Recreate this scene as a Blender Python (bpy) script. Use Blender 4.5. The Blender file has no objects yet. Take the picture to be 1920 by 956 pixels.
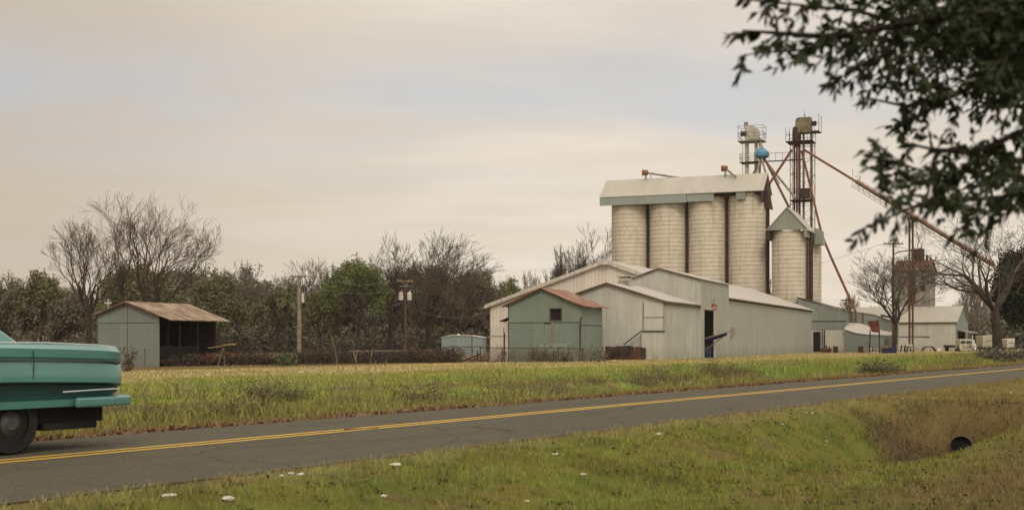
import bpy, math, random
import numpy as np
from math import radians as R
from mathutils import Vector, Matrix

scene = bpy.context.scene
col = scene.collection
CAM_Z, F, CX, HY = 1.3, 2400.0, 960.0, 640.0        # eye height, focal length and horizon in 1920-wide pixels

# ------------------------------------------------------------------ camera
cd = bpy.data.cameras.new("camera")
cam = bpy.data.objects.new("camera", cd); col.objects.link(cam)
cam.location = (0, 0, CAM_Z); cam.rotation_euler = (R(90), 0, 0)
cd.sensor_width = 36.0; cd.lens = 36.0 * F / 1920.0
cd.shift_y = (HY - 478.0) / 1920.0
cd.clip_start = 0.05; cd.clip_end = 8000
cd.dof.use_dof = True; cd.dof.focus_distance = 95.0; cd.dof.aperture_fstop = 2.8
scene.camera = cam

# ------------------------------------------------------------------ view
scene.view_settings.view_transform = 'Standard'
scene.view_settings.look = 'None'
scene.view_settings.gamma = 1.0
scene.view_settings.use_curve_mapping = False
scene.view_settings.exposure = 0.0
scene.render.engine = 'CYCLES'
scene.cycles.use_denoising = True
scene.cycles.max_bounces = 6
scene.cycles.transparent_max_bounces = 8

# ------------------------------------------------------------------ node helper
class NT:
    def __init__(s, tree): s.t = tree; s.l = tree.links
    def n(s, typ, **kw):
        nd = s.t.nodes.new(typ)
        for k, v in kw.items():
            if k.startswith('in_'):
                key = k[3:]
                key = int(key) if key.isdigit() else key
                s.set(nd.inputs[key], v)
            else: setattr(nd, k, v)
        return nd
    def set(s, sock, v):
        if isinstance(v, bpy.types.NodeSocket): s.l.new(v, sock)
        elif isinstance(v, bpy.types.Node): s.l.new(v.outputs[0], sock)
        else:
            if sock.type == 'RGBA' and len(v) == 3: v = (*v, 1)
            sock.default_value = v
    def m(s, op, a, b=0.0, c=0.0, clamp=False):
        nd = s.t.nodes.new('ShaderNodeMath'); nd.operation = op; nd.use_clamp = clamp
        s.set(nd.inputs[0], a); s.set(nd.inputs[1], b); s.set(nd.inputs[2], c)
        return nd.outputs[0]
    def mix(s, f, a, b, blend='MIX'):
        nd = s.t.nodes.new('ShaderNodeMix'); nd.data_type = 'RGBA'; nd.blend_type = blend
        s.set(nd.inputs[0], f); s.set(nd.inputs[6], a); s.set(nd.inputs[7], b)
        return nd.outputs[2]
    def noise(s, vec, scale, detail=4, rough=.55, dist=0.0):
        nd = s.n('ShaderNodeTexNoise'); nd.inputs['Scale'].default_value = scale
        nd.inputs['Detail'].default_value = detail; nd.inputs['Roughness'].default_value = rough
        nd.inputs['Distortion'].default_value = dist
        if vec is not None: s.l.new(vec, nd.inputs['Vector'])
        return nd.outputs[0]
    def ramp(s, f, lo, hi, smooth=True):
        nd = s.t.nodes.new('ShaderNodeMapRange'); nd.interpolation_type = 'SMOOTHSTEP' if smooth else 'LINEAR'
        s.set(nd.inputs[0], f); s.set(nd.inputs[1], lo); s.set(nd.inputs[2], hi)
        return nd.outputs[0]
    def xyz(s, vec):
        nd = s.n('ShaderNodeSeparateXYZ'); s.l.new(vec, nd.inputs[0]); return nd.outputs
    def comb(s, x, y, z):
        nd = s.t.nodes.new('ShaderNodeCombineXYZ')
        for i, v in enumerate((x, y, z)): s.set(nd.inputs[i], v)
        return nd.outputs[0]

# ------------------------------------------------------------------ sky and sun
SUN_EL, SUN_AZ = 38.0, 176.0
w = bpy.data.worlds.new("World"); scene.world = w; w.use_nodes = True
nt = NT(w.node_tree); w.node_tree.nodes.clear()
tc = nt.n('ShaderNodeTexCoord')
dx, dy, dz = nt.xyz(tc.outputs['Generated'])
zz = nt.m('ADD', nt.m('MAXIMUM', dz, 0.0), 0.10)
pl = nt.comb(nt.m('DIVIDE', dx, zz), nt.m('MULTIPLY', nt.m('DIVIDE', dy, zz), 1.0), 0.0)
sky = nt.n('ShaderNodeTexSky'); sky.sky_type = 'NISHITA'; sky.sun_disc = False
sky.sun_elevation = R(SUN_EL); sky.sun_rotation = R(SUN_AZ); sky.air_density = 1.0; sky.dust_density = 2.0
blue = nt.mix(1.0, sky.outputs[0], (0.10, 0.10, 0.10), 'MULTIPLY')
# cloud deck: cream near the horizon, greyer above
e = nt.ramp(dz, 0.0, 0.30)
base = nt.mix(e, (0.74, 0.64, 0.51), (0.665, 0.605, 0.53))
soft = nt.noise(pl, 0.75, 6, .55, .3)
base = nt.mix(nt.ramp(soft, .40, .68), base, (0.77, 0.685, 0.59))
fine = nt.noise(nt.comb(nt.m('MULTIPLY', nt.m('DIVIDE', dx, zz), .55), nt.m('DIVIDE', dy, zz), 1.3), 2.1, 7, .58, .35)
base = nt.mix(nt.m('MULTIPLY', nt.ramp(fine, .36, .70), .36), base, (0.56, 0.505, 0.445))
left = nt.ramp(dx, 0.05, -0.45)
base = nt.mix(nt.m('MULTIPLY', left, .85), base, (0.485, 0.41, 0.325))
# thin openings where the blue shows through
band = nt.m('MULTIPLY', nt.ramp(dz, .105, .165), nt.ramp(dz, .255, .185))
gap = nt.noise(nt.comb(nt.m('MULTIPLY', nt.m('DIVIDE', dx, zz), .55), nt.m('DIVIDE', dy, zz), 3.7), .95, 5, .55, .4)
thin = nt.mix(.35, (0.525, 0.535, 0.555), blue)
clouds = nt.mix(nt.m('MULTIPLY', nt.m('MULTIPLY', band, nt.ramp(gap, .32, .64)), .62), base, thin)
gap2 = nt.noise(pl, .42, 4, .5, .3)
clouds = nt.mix(nt.m('MULTIPLY', nt.ramp(gap2, .55, .75), .35), clouds, thin)
# an overcast sky is brighter overhead and on the side where the sun stands behind the cloud
sx, sy, sz = [math.sin(R(SUN_AZ))*math.cos(R(SUN_EL)), math.cos(R(SUN_AZ))*math.cos(R(SUN_EL)), math.sin(R(SUN_EL))]
toward = nt.m('ADD', nt.m('ADD', nt.m('MULTIPLY', dx, sx), nt.m('MULTIPLY', dy, sy)), nt.m('MULTIPLY', dz, sz))
lum = nt.m('ADD', nt.m('ADD', 1.14, nt.m('MULTIPLY', nt.ramp(dz, .27, .85), .75)), nt.m('MULTIPLY', nt.ramp(toward, .0, 1.0), .75))
vs_ = nt.n('ShaderNodeVectorMath', operation='SCALE'); nt.l.new(clouds, vs_.inputs[0]); nt.l.new(lum, vs_.inputs[3])
bg = nt.n('ShaderNodeBackground'); nt.l.new(vs_.outputs[0], bg.inputs[0]); bg.inputs[1].default_value = 1.0
wo = nt.n('ShaderNodeOutputWorld'); nt.l.new(bg.outputs[0], wo.inputs[0])

sd = bpy.data.lights.new("sun", 'SUN'); sd.energy = 1.0; sd.angle = R(14); sd.color = (1.0, .93, .82)
so = bpy.data.objects.new("sun", sd); col.objects.link(so)
az, el = R(SUN_AZ), R(SUN_EL)
sdir = Vector((math.sin(az) * math.cos(el), math.cos(az) * math.cos(el), math.sin(el)))
so.rotation_euler = sdir.to_track_quat('Z', 'Y').to_euler(); so.location = sdir * 60

# ------------------------------------------------------------------ mesh helpers
def P(px, py, Y): return Vector(((px - CX) / F * Y, Y, CAM_Z + (HY - py) / F * Y))

def tag(o, label=None, cat=None, group=None, kind=None):
    if label: o['label'] = label
    if cat: o['category'] = cat
    if group: o['group'] = group
    if kind: o['kind'] = kind
    return o

def thing(name, label, cat, loc=(0, 0, 0), rz=0.0, group=None):
    o = bpy.data.objects.new(name, None); col.objects.link(o)
    o.location = loc; o.rotation_euler = (0, 0, rz); o.empty_display_size = .3
    return tag(o, label, cat, group)

def link(name, me, parent=None, loc=None, rz=0.0):
    o = bpy.data.objects.new(name, me); col.objects.link(o)
    if parent: o.parent = parent
    if loc is not None: o.location = loc
    o.rotation_euler = (0, 0, rz)
    return o

class MB:
    def __init__(s): s.v = []; s.f = []; s.mi = []
    def add(s, vs, fs, mi=0):
        b = len(s.v); s.v += [tuple(p) for p in vs]
        for f in fs: s.f.append([b + i for i in f]); s.mi.append(mi)
        return s
    def hexa(s, p, mi=0):   # 8 points: bottom ring then top ring
        return s.add(p, [(3,2,1,0),(4,5,6,7),(0,1,5,4),(1,2,6,5),(2,3,7,6),(3,0,4,7)], mi)
    def box(s, x0, x1, y0, y1, z0, z1, mi=0):
        return s.hexa([(x0,y0,z0),(x1,y0,z0),(x1,y1,z0),(x0,y1,z0),(x0,y0,z1),(x1,y0,z1),(x1,y1,z1),(x0,y1,z1)], mi)
    def bar(s, a, b, wd, ht, mi=0, up=(0,0,1)):
        a, b = Vector(a), Vector(b); d = (b - a).normalized(); u = Vector(up)
        if abs(d.dot(u)) > .95: u = Vector((0,1,0))
        x = d.cross(u).normalized(); y = x.cross(d).normalized()
        c = [(-1,-1),(1,-1),(1,1),(-1,1)]
        pts = [a + x*(i*wd/2) + y*(j*ht/2) for i, j in c] + [b + x*(i*wd/2) + y*(j*ht/2) for i, j in c]
        return s.add(pts, [(3,2,1,0),(4,5,6,7),(0,1,5,4),(1,2,6,5),(2,3,7,6),(3,0,4,7)], mi)
    def tube(s, a, b, r0, r1=None, n=8, mi=0, caps=True):
        a, b = Vector(a), Vector(b); r1 = r0 if r1 is None else r1
        d = (b - a).normalized(); u = Vector((0,0,1)) if abs(d.z) < .9 else Vector((1,0,0))
        x = d.cross(u).normalized(); y = x.cross(d).normalized()
        ring = [(math.cos(2*math.pi*i/n), math.sin(2*math.pi*i/n)) for i in range(n)]
        pts = [a + x*(c*r0) + y*(q*r0) for c, q in ring] + [b + x*(c*r1) + y*(q*r1) for c, q in ring]
        fs = [(i, n+i, n+(i+1)%n, (i+1)%n) for i in range(n)]
        if caps: fs += [tuple(range(n)), tuple(range(2*n-1, n-1, -1))]
        return s.add(pts, fs, mi)
    def path(s, pts, r, n=6, mi=0):
        for a, b in zip(pts, pts[1:]): s.tube(a, b, r, r, n, mi)
        return s
    def lathe(s, prof, n=32, c=(0,0,0), mi=0):   # prof: (r, z)
        vs = []
        for r, z in prof:
            for i in range(n):
                a = 2*math.pi*i/n; vs.append((c[0]+r*math.cos(a), c[1]+r*math.sin(a), c[2]+z))
        fs = []
        for k in range(len(prof)-1):
            for i in range(n):
                j = (i+1) % n
                fs.append((k*n+i, k*n+j, (k+1)*n+j, (k+1)*n+i))
        return s.add(vs, fs, mi)
    def prism(s, poly, axis, a0, a1, mi=0):      # polygon in the other two axes, extruded along axis
        n = len(poly)
        def pt(p, a):
            if axis == 'y': return (p[0], a, p[1])
            if axis == 'x': return (a, p[0], p[1])
            return (p[0], p[1], a)
        vs = [pt(p, a0) for p in poly] + [pt(p, a1) for p in poly]
        fs = [(i, (i+1) % n, n+(i+1) % n, n+i) for i in range(n)] + [tuple(range(n-1, -1, -1)), tuple(range(n, 2*n))]
        return s.add(vs, fs, mi)
    def build(s, name, mats, parent=None, loc=None, rz=0.0, smooth=False, bevel=0.0):
        me = bpy.data.meshes.new(name); me.from_pydata(s.v, [], s.f)
        mats = mats if isinstance(mats, (list, tuple)) else [mats]
        for m_ in mats: me.materials.append(m_)
        if len(mats) > 1: me.polygons.foreach_set('material_index', s.mi)
        import bmesh
        bm = bmesh.new(); bm.from_mesh(me); bmesh.ops.recalc_face_normals(bm, faces=bm.faces); bm.to_mesh(me); bm.free()
        if smooth:
            me.polygons.foreach_set('use_smooth', [True]*len(me.polygons))
            me.set_sharp_from_angle(angle=R(40))
        o = link(name, me, parent, loc, rz)
        if bevel:
            b = o.modifiers.new('bevel', 'BEVEL'); b.width = bevel; b.segments = 2; b.limit_method = 'ANGLE'
        return o

def np_mesh(name, V, Fq, mats, cols=None, smooth=False, mi=None):
    me = bpy.data.meshes.new(name); k = Fq.shape[1]
    me.vertices.add(len(V)); me.vertices.foreach_set('co', np.ascontiguousarray(V, dtype=np.float32).ravel())
    me.loops.add(Fq.size); me.loops.foreach_set('vertex_index', np.ascontiguousarray(Fq, dtype=np.int32).ravel())
    me.polygons.add(len(Fq)); me.polygons.foreach_set('loop_start', np.arange(0, Fq.size, k, dtype=np.int32))
    me.polygons.foreach_set('loop_total', np.full(len(Fq), k, dtype=np.int32))
    for m_ in (mats if isinstance(mats, (list, tuple)) else [mats]): me.materials.append(m_)
    if mi is not None: me.polygons.foreach_set('material_index', mi.astype(np.int32))
    me.polygons.foreach_set('use_smooth', np.full(len(Fq), smooth, dtype=bool))
    if cols is not None:
        at = me.color_attributes.new('col', 'FLOAT_COLOR', 'POINT')
        c4 = np.ones((len(V), 4), dtype=np.float32); c4[:, :3] = cols
        at.data.foreach_set('color', c4.ravel())
    me.update(calc_edges=True); me.validate()
    return me

# ------------------------------------------------------------------ numpy noise
def _h(ix, iy, seed):
    n = (ix.astype(np.int64) * 374761393 + iy.astype(np.int64) * 668265263 + seed * 1442695041) & 0xffffffff
    n = ((n ^ (n >> 13)) * 1274126177) & 0xffffffff
    return ((n ^ (n >> 16)) & 0xffff) / 65535.0
def vnoise(x, y, seed=0):
    x = np.asarray(x, float); y = np.asarray(y, float)
    ix, iy = np.floor(x), np.floor(y); fx, fy = x-ix, y-iy
    fx = fx*fx*(3-2*fx); fy = fy*fy*(3-2*fy)
    a, b = _h(ix, iy, seed), _h(ix+1, iy, seed); c, d = _h(ix, iy+1, seed), _h(ix+1, iy+1, seed)
    return (a*(1-fx)+b*fx)*(1-fy) + (c*(1-fx)+d*fx)*fy
def fbm(x, y, seed=0, o=4):
    t = 0; a = .5; s = 0
    for k in range(o):
        t = t + a*vnoise(x*2**k, y*2**k, seed+k*17); s += a; a *= .55
    return t/s
def sm(x, a, b):
    t = np.clip((np.asarray(x, float)-a)/(b-a), 0, 1); return t*t*(3-2*t)

# ------------------------------------------------------------------ lie of the land
RA = R(32.3); RS, RC = math.sin(RA), math.cos(RA)     # the road runs 32.3 degrees off the view
N0, N1 = 8.85, 14.10                                   # its two edges, metres from the camera
def sn(x, y): return x*RS + y*RC, -x*RC + y*RS
def xy(s, n): return s*RS - n*RC, s*RC + n*RS
def H(x, y):
    x = np.asarray(x, float); y = np.asarray(y, float)
    s, n = sn(x, y)
    # near ditch, deepest at the culvert, a driveway crossing, another hollow beyond
    nc = 5.7
    wob = .25*(fbm(s*.15, n*.15, 5)-.5)
    wd = 4.6 - 2.9*sm(s, 10, 15.5)
    prof = np.where(n > nc, sm(n, N0-.35, nc+.2), 1-(.25+.70*sm(s, 16.8, 22.5))*sm((nc-n)/wd, .04, 1.0))
    D = .36*(1-sm(s, 26.8, 28.6)) + .70*sm(s, 33.8, 36.5) + .03
    bn = n - 6.2 + .22*(fbm(s*.5, n*.5, 6)-.5)
    bowl = .98*sm(s + .30*np.abs(bn), 16.5, 22.5)*(1-sm(s + .16*bn*bn, 27.3, 29.0))*(1-sm(np.abs(bn), .25, 2.35))
    near = -D*prof - bowl + wob*prof*sm(N0-n, .3, 1.0) - .03*sm(N0-n, .1, .6)
    t = n - N1
    far = -.34*np.exp(-((t-3.6)/1.5)**2) + .10*np.exp(-((t-14)/9)**2) - .03 + .10*(fbm(s*.12, n*.2, 9)-.5)*sm(t, 2, 8)
    far = far - .30*sm(n, 40, 55)*(1-sm(x, 2, 26))
    road = np.full_like(n, -.05)
    z = np.where(n < N0, near, np.where(n > N1, far, road))
    fade = 1-sm(np.hypot(x, y), 300, 700)
    return z*fade
def gz(x, y): return float(H(np.array([x]), np.array([y]))[0])
def hit(px, py):
    k = ((px-CX)/F, (HY-py)/F)
    Y = np.arange(4, 260, .02)
    z = CAM_Z + k[1]*Y; g = H(k[0]*Y, Y)
    i = np.argmax(z <= g) if np.any(z <= g) else len(Y)-1
    return Vector((k[0]*Y[i], Y[i], g[i]))

# ground colours, by distance from the road and by patches
def gcol(x, y):
    s, n = sn(x, y)
    big = fbm(s*.13+3, n*.22, 21); mid = fbm(s*.6, n*.8, 33); sml = fbm(s*2.6, n*2.6, 47, 3)
    def C(*c): return np.array(c)
    grn, olv, tan, dry, lit, wed = C(.126,.134,.018), C(.178,.158,.029), C(.275,.218,.098), C(.118,.076,.034), C(.125,.073,.036), C(.118,.100,.036)
    lush = C(.092,.135,.020)
    def mix(a, b, f): return a*(1-f)[..., None] + b*f[..., None]
    O = np.ones(x.shape+(1,))
    # near verge
    nv = mix(O*grn, O*olv, .75*sm(mid*.6+big*.4, .40, .62))
    nv = mix(nv, O*lush, .5*sm(sml, .5, .72))
    nv = mix(nv, O*lush, .55*sm(big, .56, .72)*sm(mid, .4, .6))
    nv = mix(nv, O*tan*.8, .62*sm(n+.8*(mid-.5), 8.0, 8.8))                               # by the tar
    bowl = np.exp(-(((n-6.1)/2.1)**2+((s-26.6)/2.9)**2))
    nv = mix(nv, O*(dry*.55+wed*.45), .85*sm(bowl+.3*(mid-.5), .25, .6))
    nv = mix(nv, O*grn*.7, .6*sm(bowl, .2, .4)*sm(fbm(s*1.1, n*1.1, 83), .54, .64))
    nv = mix(nv, O*lit*.8, .85*sm(bowl+.35*(mid-.5), .50, .8))
    nv = mix(nv, O*(dry*.85+olv*.35), .8*sm(s+1.4*(mid-.5), 26.5, 29))
    nv = mix(nv, O*(dry*.8+olv*.2), .92*sm(n+1.2*(mid-.5), 4.9, 3.0)*sm(s+2.2*(mid-.5), 10.0, 13.5))
    nv = mix(nv, O*lit, .6*sm(mid, .6, .72)*sm(sml, .45, .7))
    # far side
    t = n-N1
    cl = fbm(s*.75+11, n*1.1, 63); cl2 = fbm(s*.38+40, n*.6, 67); hz = fbm(s*.16, n*.35, 69)
    fv = mix(O*lit, O*(tan*.4+grn*.45), sm(t+.7*(mid-.5), .25, .8))
    fv = mix(fv, O*grn*1.1, .70*sm(cl, .42, .6)*sm(t, .6, 1.1))
    fv = mix(fv, O*wed*.85, .9*sm(t+1.4*(cl-.5), 1.3, 2.0))
    fv = mix(fv, O*grn*1.25, .9*sm(cl, .44, .54)*sm(t, 1.6, 3.0))
    fv = mix(fv, O*tan*.62, .65*sm(cl2, .53, .62)*sm(t, 1.6, 2.6))
    fv = mix(fv, O*lush*1.3, .9*sm(t+2*(cl-.5), 2.6, 4.6)*sm(hz+.5*(cl2-.5), .47, .56))
    fv = mix(fv, O*grn*1.3, .85*sm(t+4*(cl-.5), 6, 9))
    fv = mix(fv, O*lush*1.25, .8*sm(t, 5, 8)*sm(big+.4*(cl2-.5), .48, .58))
    fv = mix(fv, O*tan*.70, .45*sm(mid, .50, .62)*sm(t, 5, 9))
    fv = mix(fv, O*wed*.75, .45*sm(fbm(s*.9+70, n*1.2, 61), .56, .64)*sm(t, 2, 4)*sm(t, 17, 8))
    fv = mix(fv, O*tan*1.12, .92*sm(t+9*(big-.5), 14, 19))
    fv = mix(fv, O*grn, .30*sm(big, .5, .65)*sm(t, 16, 20))
    fv = mix(fv, O*dry*.8, .75*sm(t, 32, 44))
    fv = fv*(1+.14*sm(t, 1, 2)*sm(t, 20, 14))[..., None]
    c = np.where((n < 11.5)[..., None], nv, fv)
    return c*(.62+.76*sml)[..., None]
# ------------------------------------------------------------------ materials
MATS = {}
def new_mat(name):
    m = bpy.data.materials.new(name); m.use_nodes = True
    t = NT(m.node_tree); m.node_tree.nodes.clear()
    b = t.n('ShaderNodeBsdfPrincipled'); o = t.n('ShaderNodeOutputMaterial'); t.l.new(b.outputs[0], o.inputs[0])
    MATS[name] = m
    return m, t, b
def plain(name, c, rough=.7, var=.25, scale=3.0, metal=0.0, spec=.3, c2=None, coat=0.0):
    m, t, b = new_mat(name)
    tcn = t.n('ShaderNodeTexCoord').outputs['Object']
    nz = t.noise(tcn, scale, 5, .6)
    d = c2 if c2 else tuple(x*(1-var*1.6) for x in c)
    t.l.new(t.mix(t.ramp(nz, .35, .68), c, d), b.inputs['Base Color'])
    b.inputs['Roughness'].default_value = rough; b.inputs['Metallic'].default_value = metal
    b.inputs['Specular IOR Level'].default_value = spec; b.inputs['Coat Weight'].default_value = coat
    return m
def attr_mat(name, rough=.8, spec=.15, var=.18, bump=0.0, trans=0.0):
    m, t, b = new_mat(name)
    a = t.n('ShaderNodeAttribute', attribute_name='col')
    ob = t.n('ShaderNodeTexCoord').outputs['Object']
    f = t.noise(ob, 14, 6, .65)
    k = t.m('ADD', t.m('MULTIPLY', f, var*2.4), 1-var*1.2)
    vm = t.n('ShaderNodeVectorMath', operation='SCALE'); t.l.new(a.outputs[0], vm.inputs[0]); t.l.new(k, vm.inputs[3])
    t.l.new(vm.outputs[0], b.inputs['Base Color'])
    b.inputs['Roughness'].default_value = rough; b.inputs['Specular IOR Level'].default_value = spec
    if bump:
        bp = t.n('ShaderNodeBump'); bp.inputs['Strength'].default_value = bump; bp.inputs['Distance'].default_value = .05
        t.l.new(t.noise(ob, 30, 5, .7), bp.inputs['Height']); t.l.new(bp.outputs[0], b.inputs['Normal'])
    return m
def tin(name, c, axis='xy', pitch=.2, panel=.9, streak=.35, rust=0.0, rustc=(.17,.075,.03), stain=(.16,.15,.11), rough=.55, lift=.006, seam=True, vary=.12):
    """corrugated sheet: ribs as bump, sheet-to-sheet variation, rain streaks, rust"""
    m, t, b = new_mat(name)
    ob = t.n('ShaderNodeTexCoord').outputs['Object']; x, y, z = t.xyz(ob)
    co = {'xy': t.m('ADD', x, y), 'x': x, 'y': y}[axis]
    along = z if axis == 'xy' else (y if axis == 'x' else x)
    sh = t.m('FLOOR', t.m('DIVIDE', co, panel))
    wn = t.n('ShaderNodeTexWhiteNoise', noise_dimensions='2D')
    t.l.new(t.comb(sh, t.m('FLOOR', t.m('DIVIDE', along, 2.45)), 0), wn.inputs['Vector'])
    base = t.mix(t.m('MULTIPLY', wn.outputs[0], vary*2.5), c, tuple(k*.62 for k in c))
    st = t.noise(t.comb(t.m('MULTIPLY', co, 2.2), t.m('MULTIPLY', along, .16), t.m('MULTIPLY', co, .3)), 1.6, 6, .62)
    base = t.mix(t.m('MULTIPLY', t.ramp(st, .46, .78), streak), base, stain)
    bl = t.noise(ob, .55, 5, .6)
    base = t.mix(t.m('MULTIPLY', t.ramp(bl, .48, .75), streak*.6), base, tuple(k*.75 for k in c))
    s2 = t.noise(t.comb(t.m('MULTIPLY', co, .75), t.m('MULTIPLY', along, .10), t.m('MULTIPLY', co, .2)), 1.1, 5, .6)
    base = t.mix(t.m('MULTIPLY', t.ramp(s2, .50, .70), streak*.55), base, stain)
    if axis == 'xy':
        gr = t.m('MULTIPLY', t.ramp(z, 1.3, -.3), t.ramp(t.noise(ob, 1.1, 5, .65), .32, .62))
        base = t.mix(t.m('MULTIPLY', gr, .55), base, (.15, .125, .085))
        lp = t.m('FRACT', t.m('DIVIDE', t.m('ADD', z, .35), 2.45))
        base = t.mix(t.m('MULTIPLY', t.m('LESS_THAN', lp, .012), .35), base, tuple(k*.5 for k in c))
    if rust:
        rn = t.noise(t.comb(t.m('MULTIPLY', co, 1.6), t.m('MULTIPLY', along, .7), 2.0), 1.3, 7, .68, .4)
        lo = .74-.42*rust
        base = t.mix(t.m('MULTIPLY', t.ramp(rn, lo, lo+.14), .9), base, t.mix(t.noise(ob, 5, 4, .6), rustc, tuple(k*.45 for k in rustc)))
    if seam:
        fr = t.m('FRACT', t.m('DIVIDE', co, panel))
        base = t.mix(t.m('MULTIPLY', t.m('LESS_THAN', fr, .035), .16), base, tuple(k*.45 for k in c))
    t.l.new(base, b.inputs['Base Color'])
    b.inputs['Roughness'].default_value = rough; b.inputs['Specular IOR Level'].default_value = .35
    bp = t.n('ShaderNodeBump'); bp.inputs['Strength'].default_value = .8; bp.inputs['Distance'].default_value = lift
    t.l.new(t.m('SINE', t.m('MULTIPLY', co, 2*math.pi/pitch)), bp.inputs['Height'])
    bp2 = t.n('ShaderNodeBump'); bp2.inputs['Strength'].default_value = .35; bp2.inputs['Distance'].default_value = .08
    t.l.new(t.noise(ob, .9, 3, .5), bp2.inputs['Height']); t.l.new(bp.outputs[0], bp2.inputs['Normal'])
    t.l.new(bp2.outputs[0], b.inputs['Normal'])
    return m
def stave_mat(name, c, r):
    m, t, b = new_mat(name)
    ob = t.n('ShaderNodeTexCoord').outputs['Object']; x, y, z = t.xyz(ob)
    ang = t.m('MULTIPLY', t.m('ARCTAN2', y, x), r)
    oi = t.n('ShaderNodeObjectInfo').outputs['Random']
    br = t.n('ShaderNodeTexBrick'); br.offset = 0.0
    t.l.new(t.comb(t.m('ADD', ang, 30), z, 0), br.inputs['Vector'])
    for k, v in (('Scale', 1.0), ('Brick Width', .34), ('Row Height', .55), ('Mortar Size', .030), ('Mortar Smooth', .9), ('Bias', -.3)): br.inputs[k].default_value = v
    br.inputs['Color1'].default_value = (*c, 1); br.inputs['Color2'].default_value = (*[k*.88 for k in c], 1)
    br.inputs['Mortar'].default_value = (*[k*.74 for k in c], 1)
    base = br.outputs[0]
    st = t.noise(t.comb(t.m('MULTIPLY', ang, .9), t.m('MULTIPLY', z, .07), t.m('MULTIPLY', oi, 30)), 1.2, 6, .62)
    base = t.mix(t.m('MULTIPLY', t.ramp(st, .48, .72), .60), base, (.31, .275, .205))
    bl = t.noise(t.comb(ang, z, t.m('MULTIPLY', oi, 50)), .8, 6, .65)
    base = t.mix(t.m('MULTIPLY', t.ramp(bl, .46, .70), .45), base, (.40, .35, .255))
    t.l.new(base, b.inputs['Base Color']); b.inputs['Roughness'].default_value = .85; b.inputs['Specular IOR Level'].default_value = .15
    bp = t.n('ShaderNodeBump'); bp.inputs['Strength'].default_value = .5; bp.inputs['Distance'].default_value = .03
    t.l.new(t.m('MULTIPLY', br.outputs[1], -1.0), bp.inputs['Height']); t.l.new(bp.outputs[0], b.inputs['Normal'])
    return m
def asphalt_mat():
    m, t, b = new_mat('asphalt')
    g = t.n('ShaderNodeTexCoord').outputs['Object']; x, y, z = t.xyz(g)
    a = t.noise(g, 38, 5, .75); l = t.noise(t.comb(t.m('MULTIPLY', x, .05), t.m('MULTIPLY', y, 1.1), 0), 1.6, 5, .6)
    c = t.mix(t.ramp(a, .30, .72), (.034, .031, .022), (.130, .118, .080))
    c = t.mix(t.m('MULTIPLY', t.ramp(l, .35, .7), .40), c, (.100, .091, .060))
    c = t.mix(t.m('MULTIPLY', t.ramp(t.noise(g, .6, 6, .65), .55, .75), .45), c, (.045, .043, .038))
    vo = t.n('ShaderNodeTexVoronoi', feature='DISTANCE_TO_EDGE'); vo.inputs['Scale'].default_value = .33
    t.l.new(t.comb(t.m('ADD', x, t.m('MULTIPLY', t.noise(g, 1.2, 4), 1.4)), t.m('MULTIPLY', y, 2.0), 0), vo.inputs['Vector'])
    c = t.mix(t.m('MULTIPLY', t.m('LESS_THAN', vo.outputs[0], .006), .7), c, (.022, .021, .02))
    t.l.new(c, b.inputs['Base Color']); b.inputs['Roughness'].default_value = .88; b.inputs['Specular IOR Level'].default_value = .18
    bp = t.n('ShaderNodeBump'); bp.inputs['Strength'].default_value = .6; bp.inputs['Distance'].default_value = .012
    t.l.new(a, bp.inputs['Height']); t.l.new(bp.outputs[0], b.inputs['Normal'])
    return m
def paint_mat():
    m, t, b = new_mat('road_paint')
    g = t.n('ShaderNodeTexCoord').outputs['Object']
    a = t.noise(g, 20, 6, .75); k = t.noise(g, .7, 3, .5)
    f = t.ramp(t.m('ADD', t.m('MULTIPLY', a, .7), t.m('MULTIPLY', k, .35)), .50, .66)
    t.l.new(t.mix(t.m('MULTIPLY', f, .6), (.52, .33, .035), (.14, .115, .06)), b.inputs['Base Color'])
    b.inputs['Roughness'].default_value = .7
    return m

M_ground = attr_mat('soil_and_turf', bump=.9, var=.30)
M_blade = attr_mat('grass_blade', rough=.65, spec=.2, var=.10)
M_asph, M_paint = asphalt_mat(), paint_mat()
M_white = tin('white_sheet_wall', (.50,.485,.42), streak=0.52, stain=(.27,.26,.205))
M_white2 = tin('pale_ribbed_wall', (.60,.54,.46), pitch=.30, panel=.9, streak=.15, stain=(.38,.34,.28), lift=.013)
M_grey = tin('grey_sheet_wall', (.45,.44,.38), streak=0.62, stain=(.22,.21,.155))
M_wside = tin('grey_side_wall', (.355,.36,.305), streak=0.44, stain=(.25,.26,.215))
M_roof = tin('white_sheet_roof', (.43,.40,.355), axis='y', streak=.2, stain=(.42,.38,.33), pitch=.3)
M_green = tin('green_sheet_wall', (.175,.218,.180), streak=.35, stain=(.15,.17,.125), rust=.05, rustc=(.20,.13,.05), vary=.14)
M_gcorr = tin('pale_green_wall', (.225,.25,.21), streak=.5, stain=(.12,.14,.11), vary=.2)
M_barnblu = tin('weathered_tin_wall', (.19,.22,.195), streak=.45, stain=(.15,.16,.125), vary=.16, rust=.06)
M_rustroof = tin('rusted_roof', (.25,.115,.06), axis='y', rust=.75, rustc=(.24,.085,.04), streak=.5, stain=(.33,.25,.18))
M_tanroof = tin('rust_stained_roof', (.34,.30,.205), axis='y', rust=.82, rustc=(.21,.10,.045), streak=.7, stain=(.21,.15,.085))
M_redroof = tin('red_roof', (.19,.085,.07), axis='y', rust=.3, rustc=(.15,.07,.045), streak=.4, stain=(.10,.05,.04))
M_fascia = tin('blue_grey_fascia', (.275,.305,.27), streak=.35, stain=(.21,.225,.19), pitch=.25)
M_houseroof = tin('silo_house_roof', (.42,.39,.335), axis='x', streak=.3, stain=(.36,.335,.285))
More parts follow.
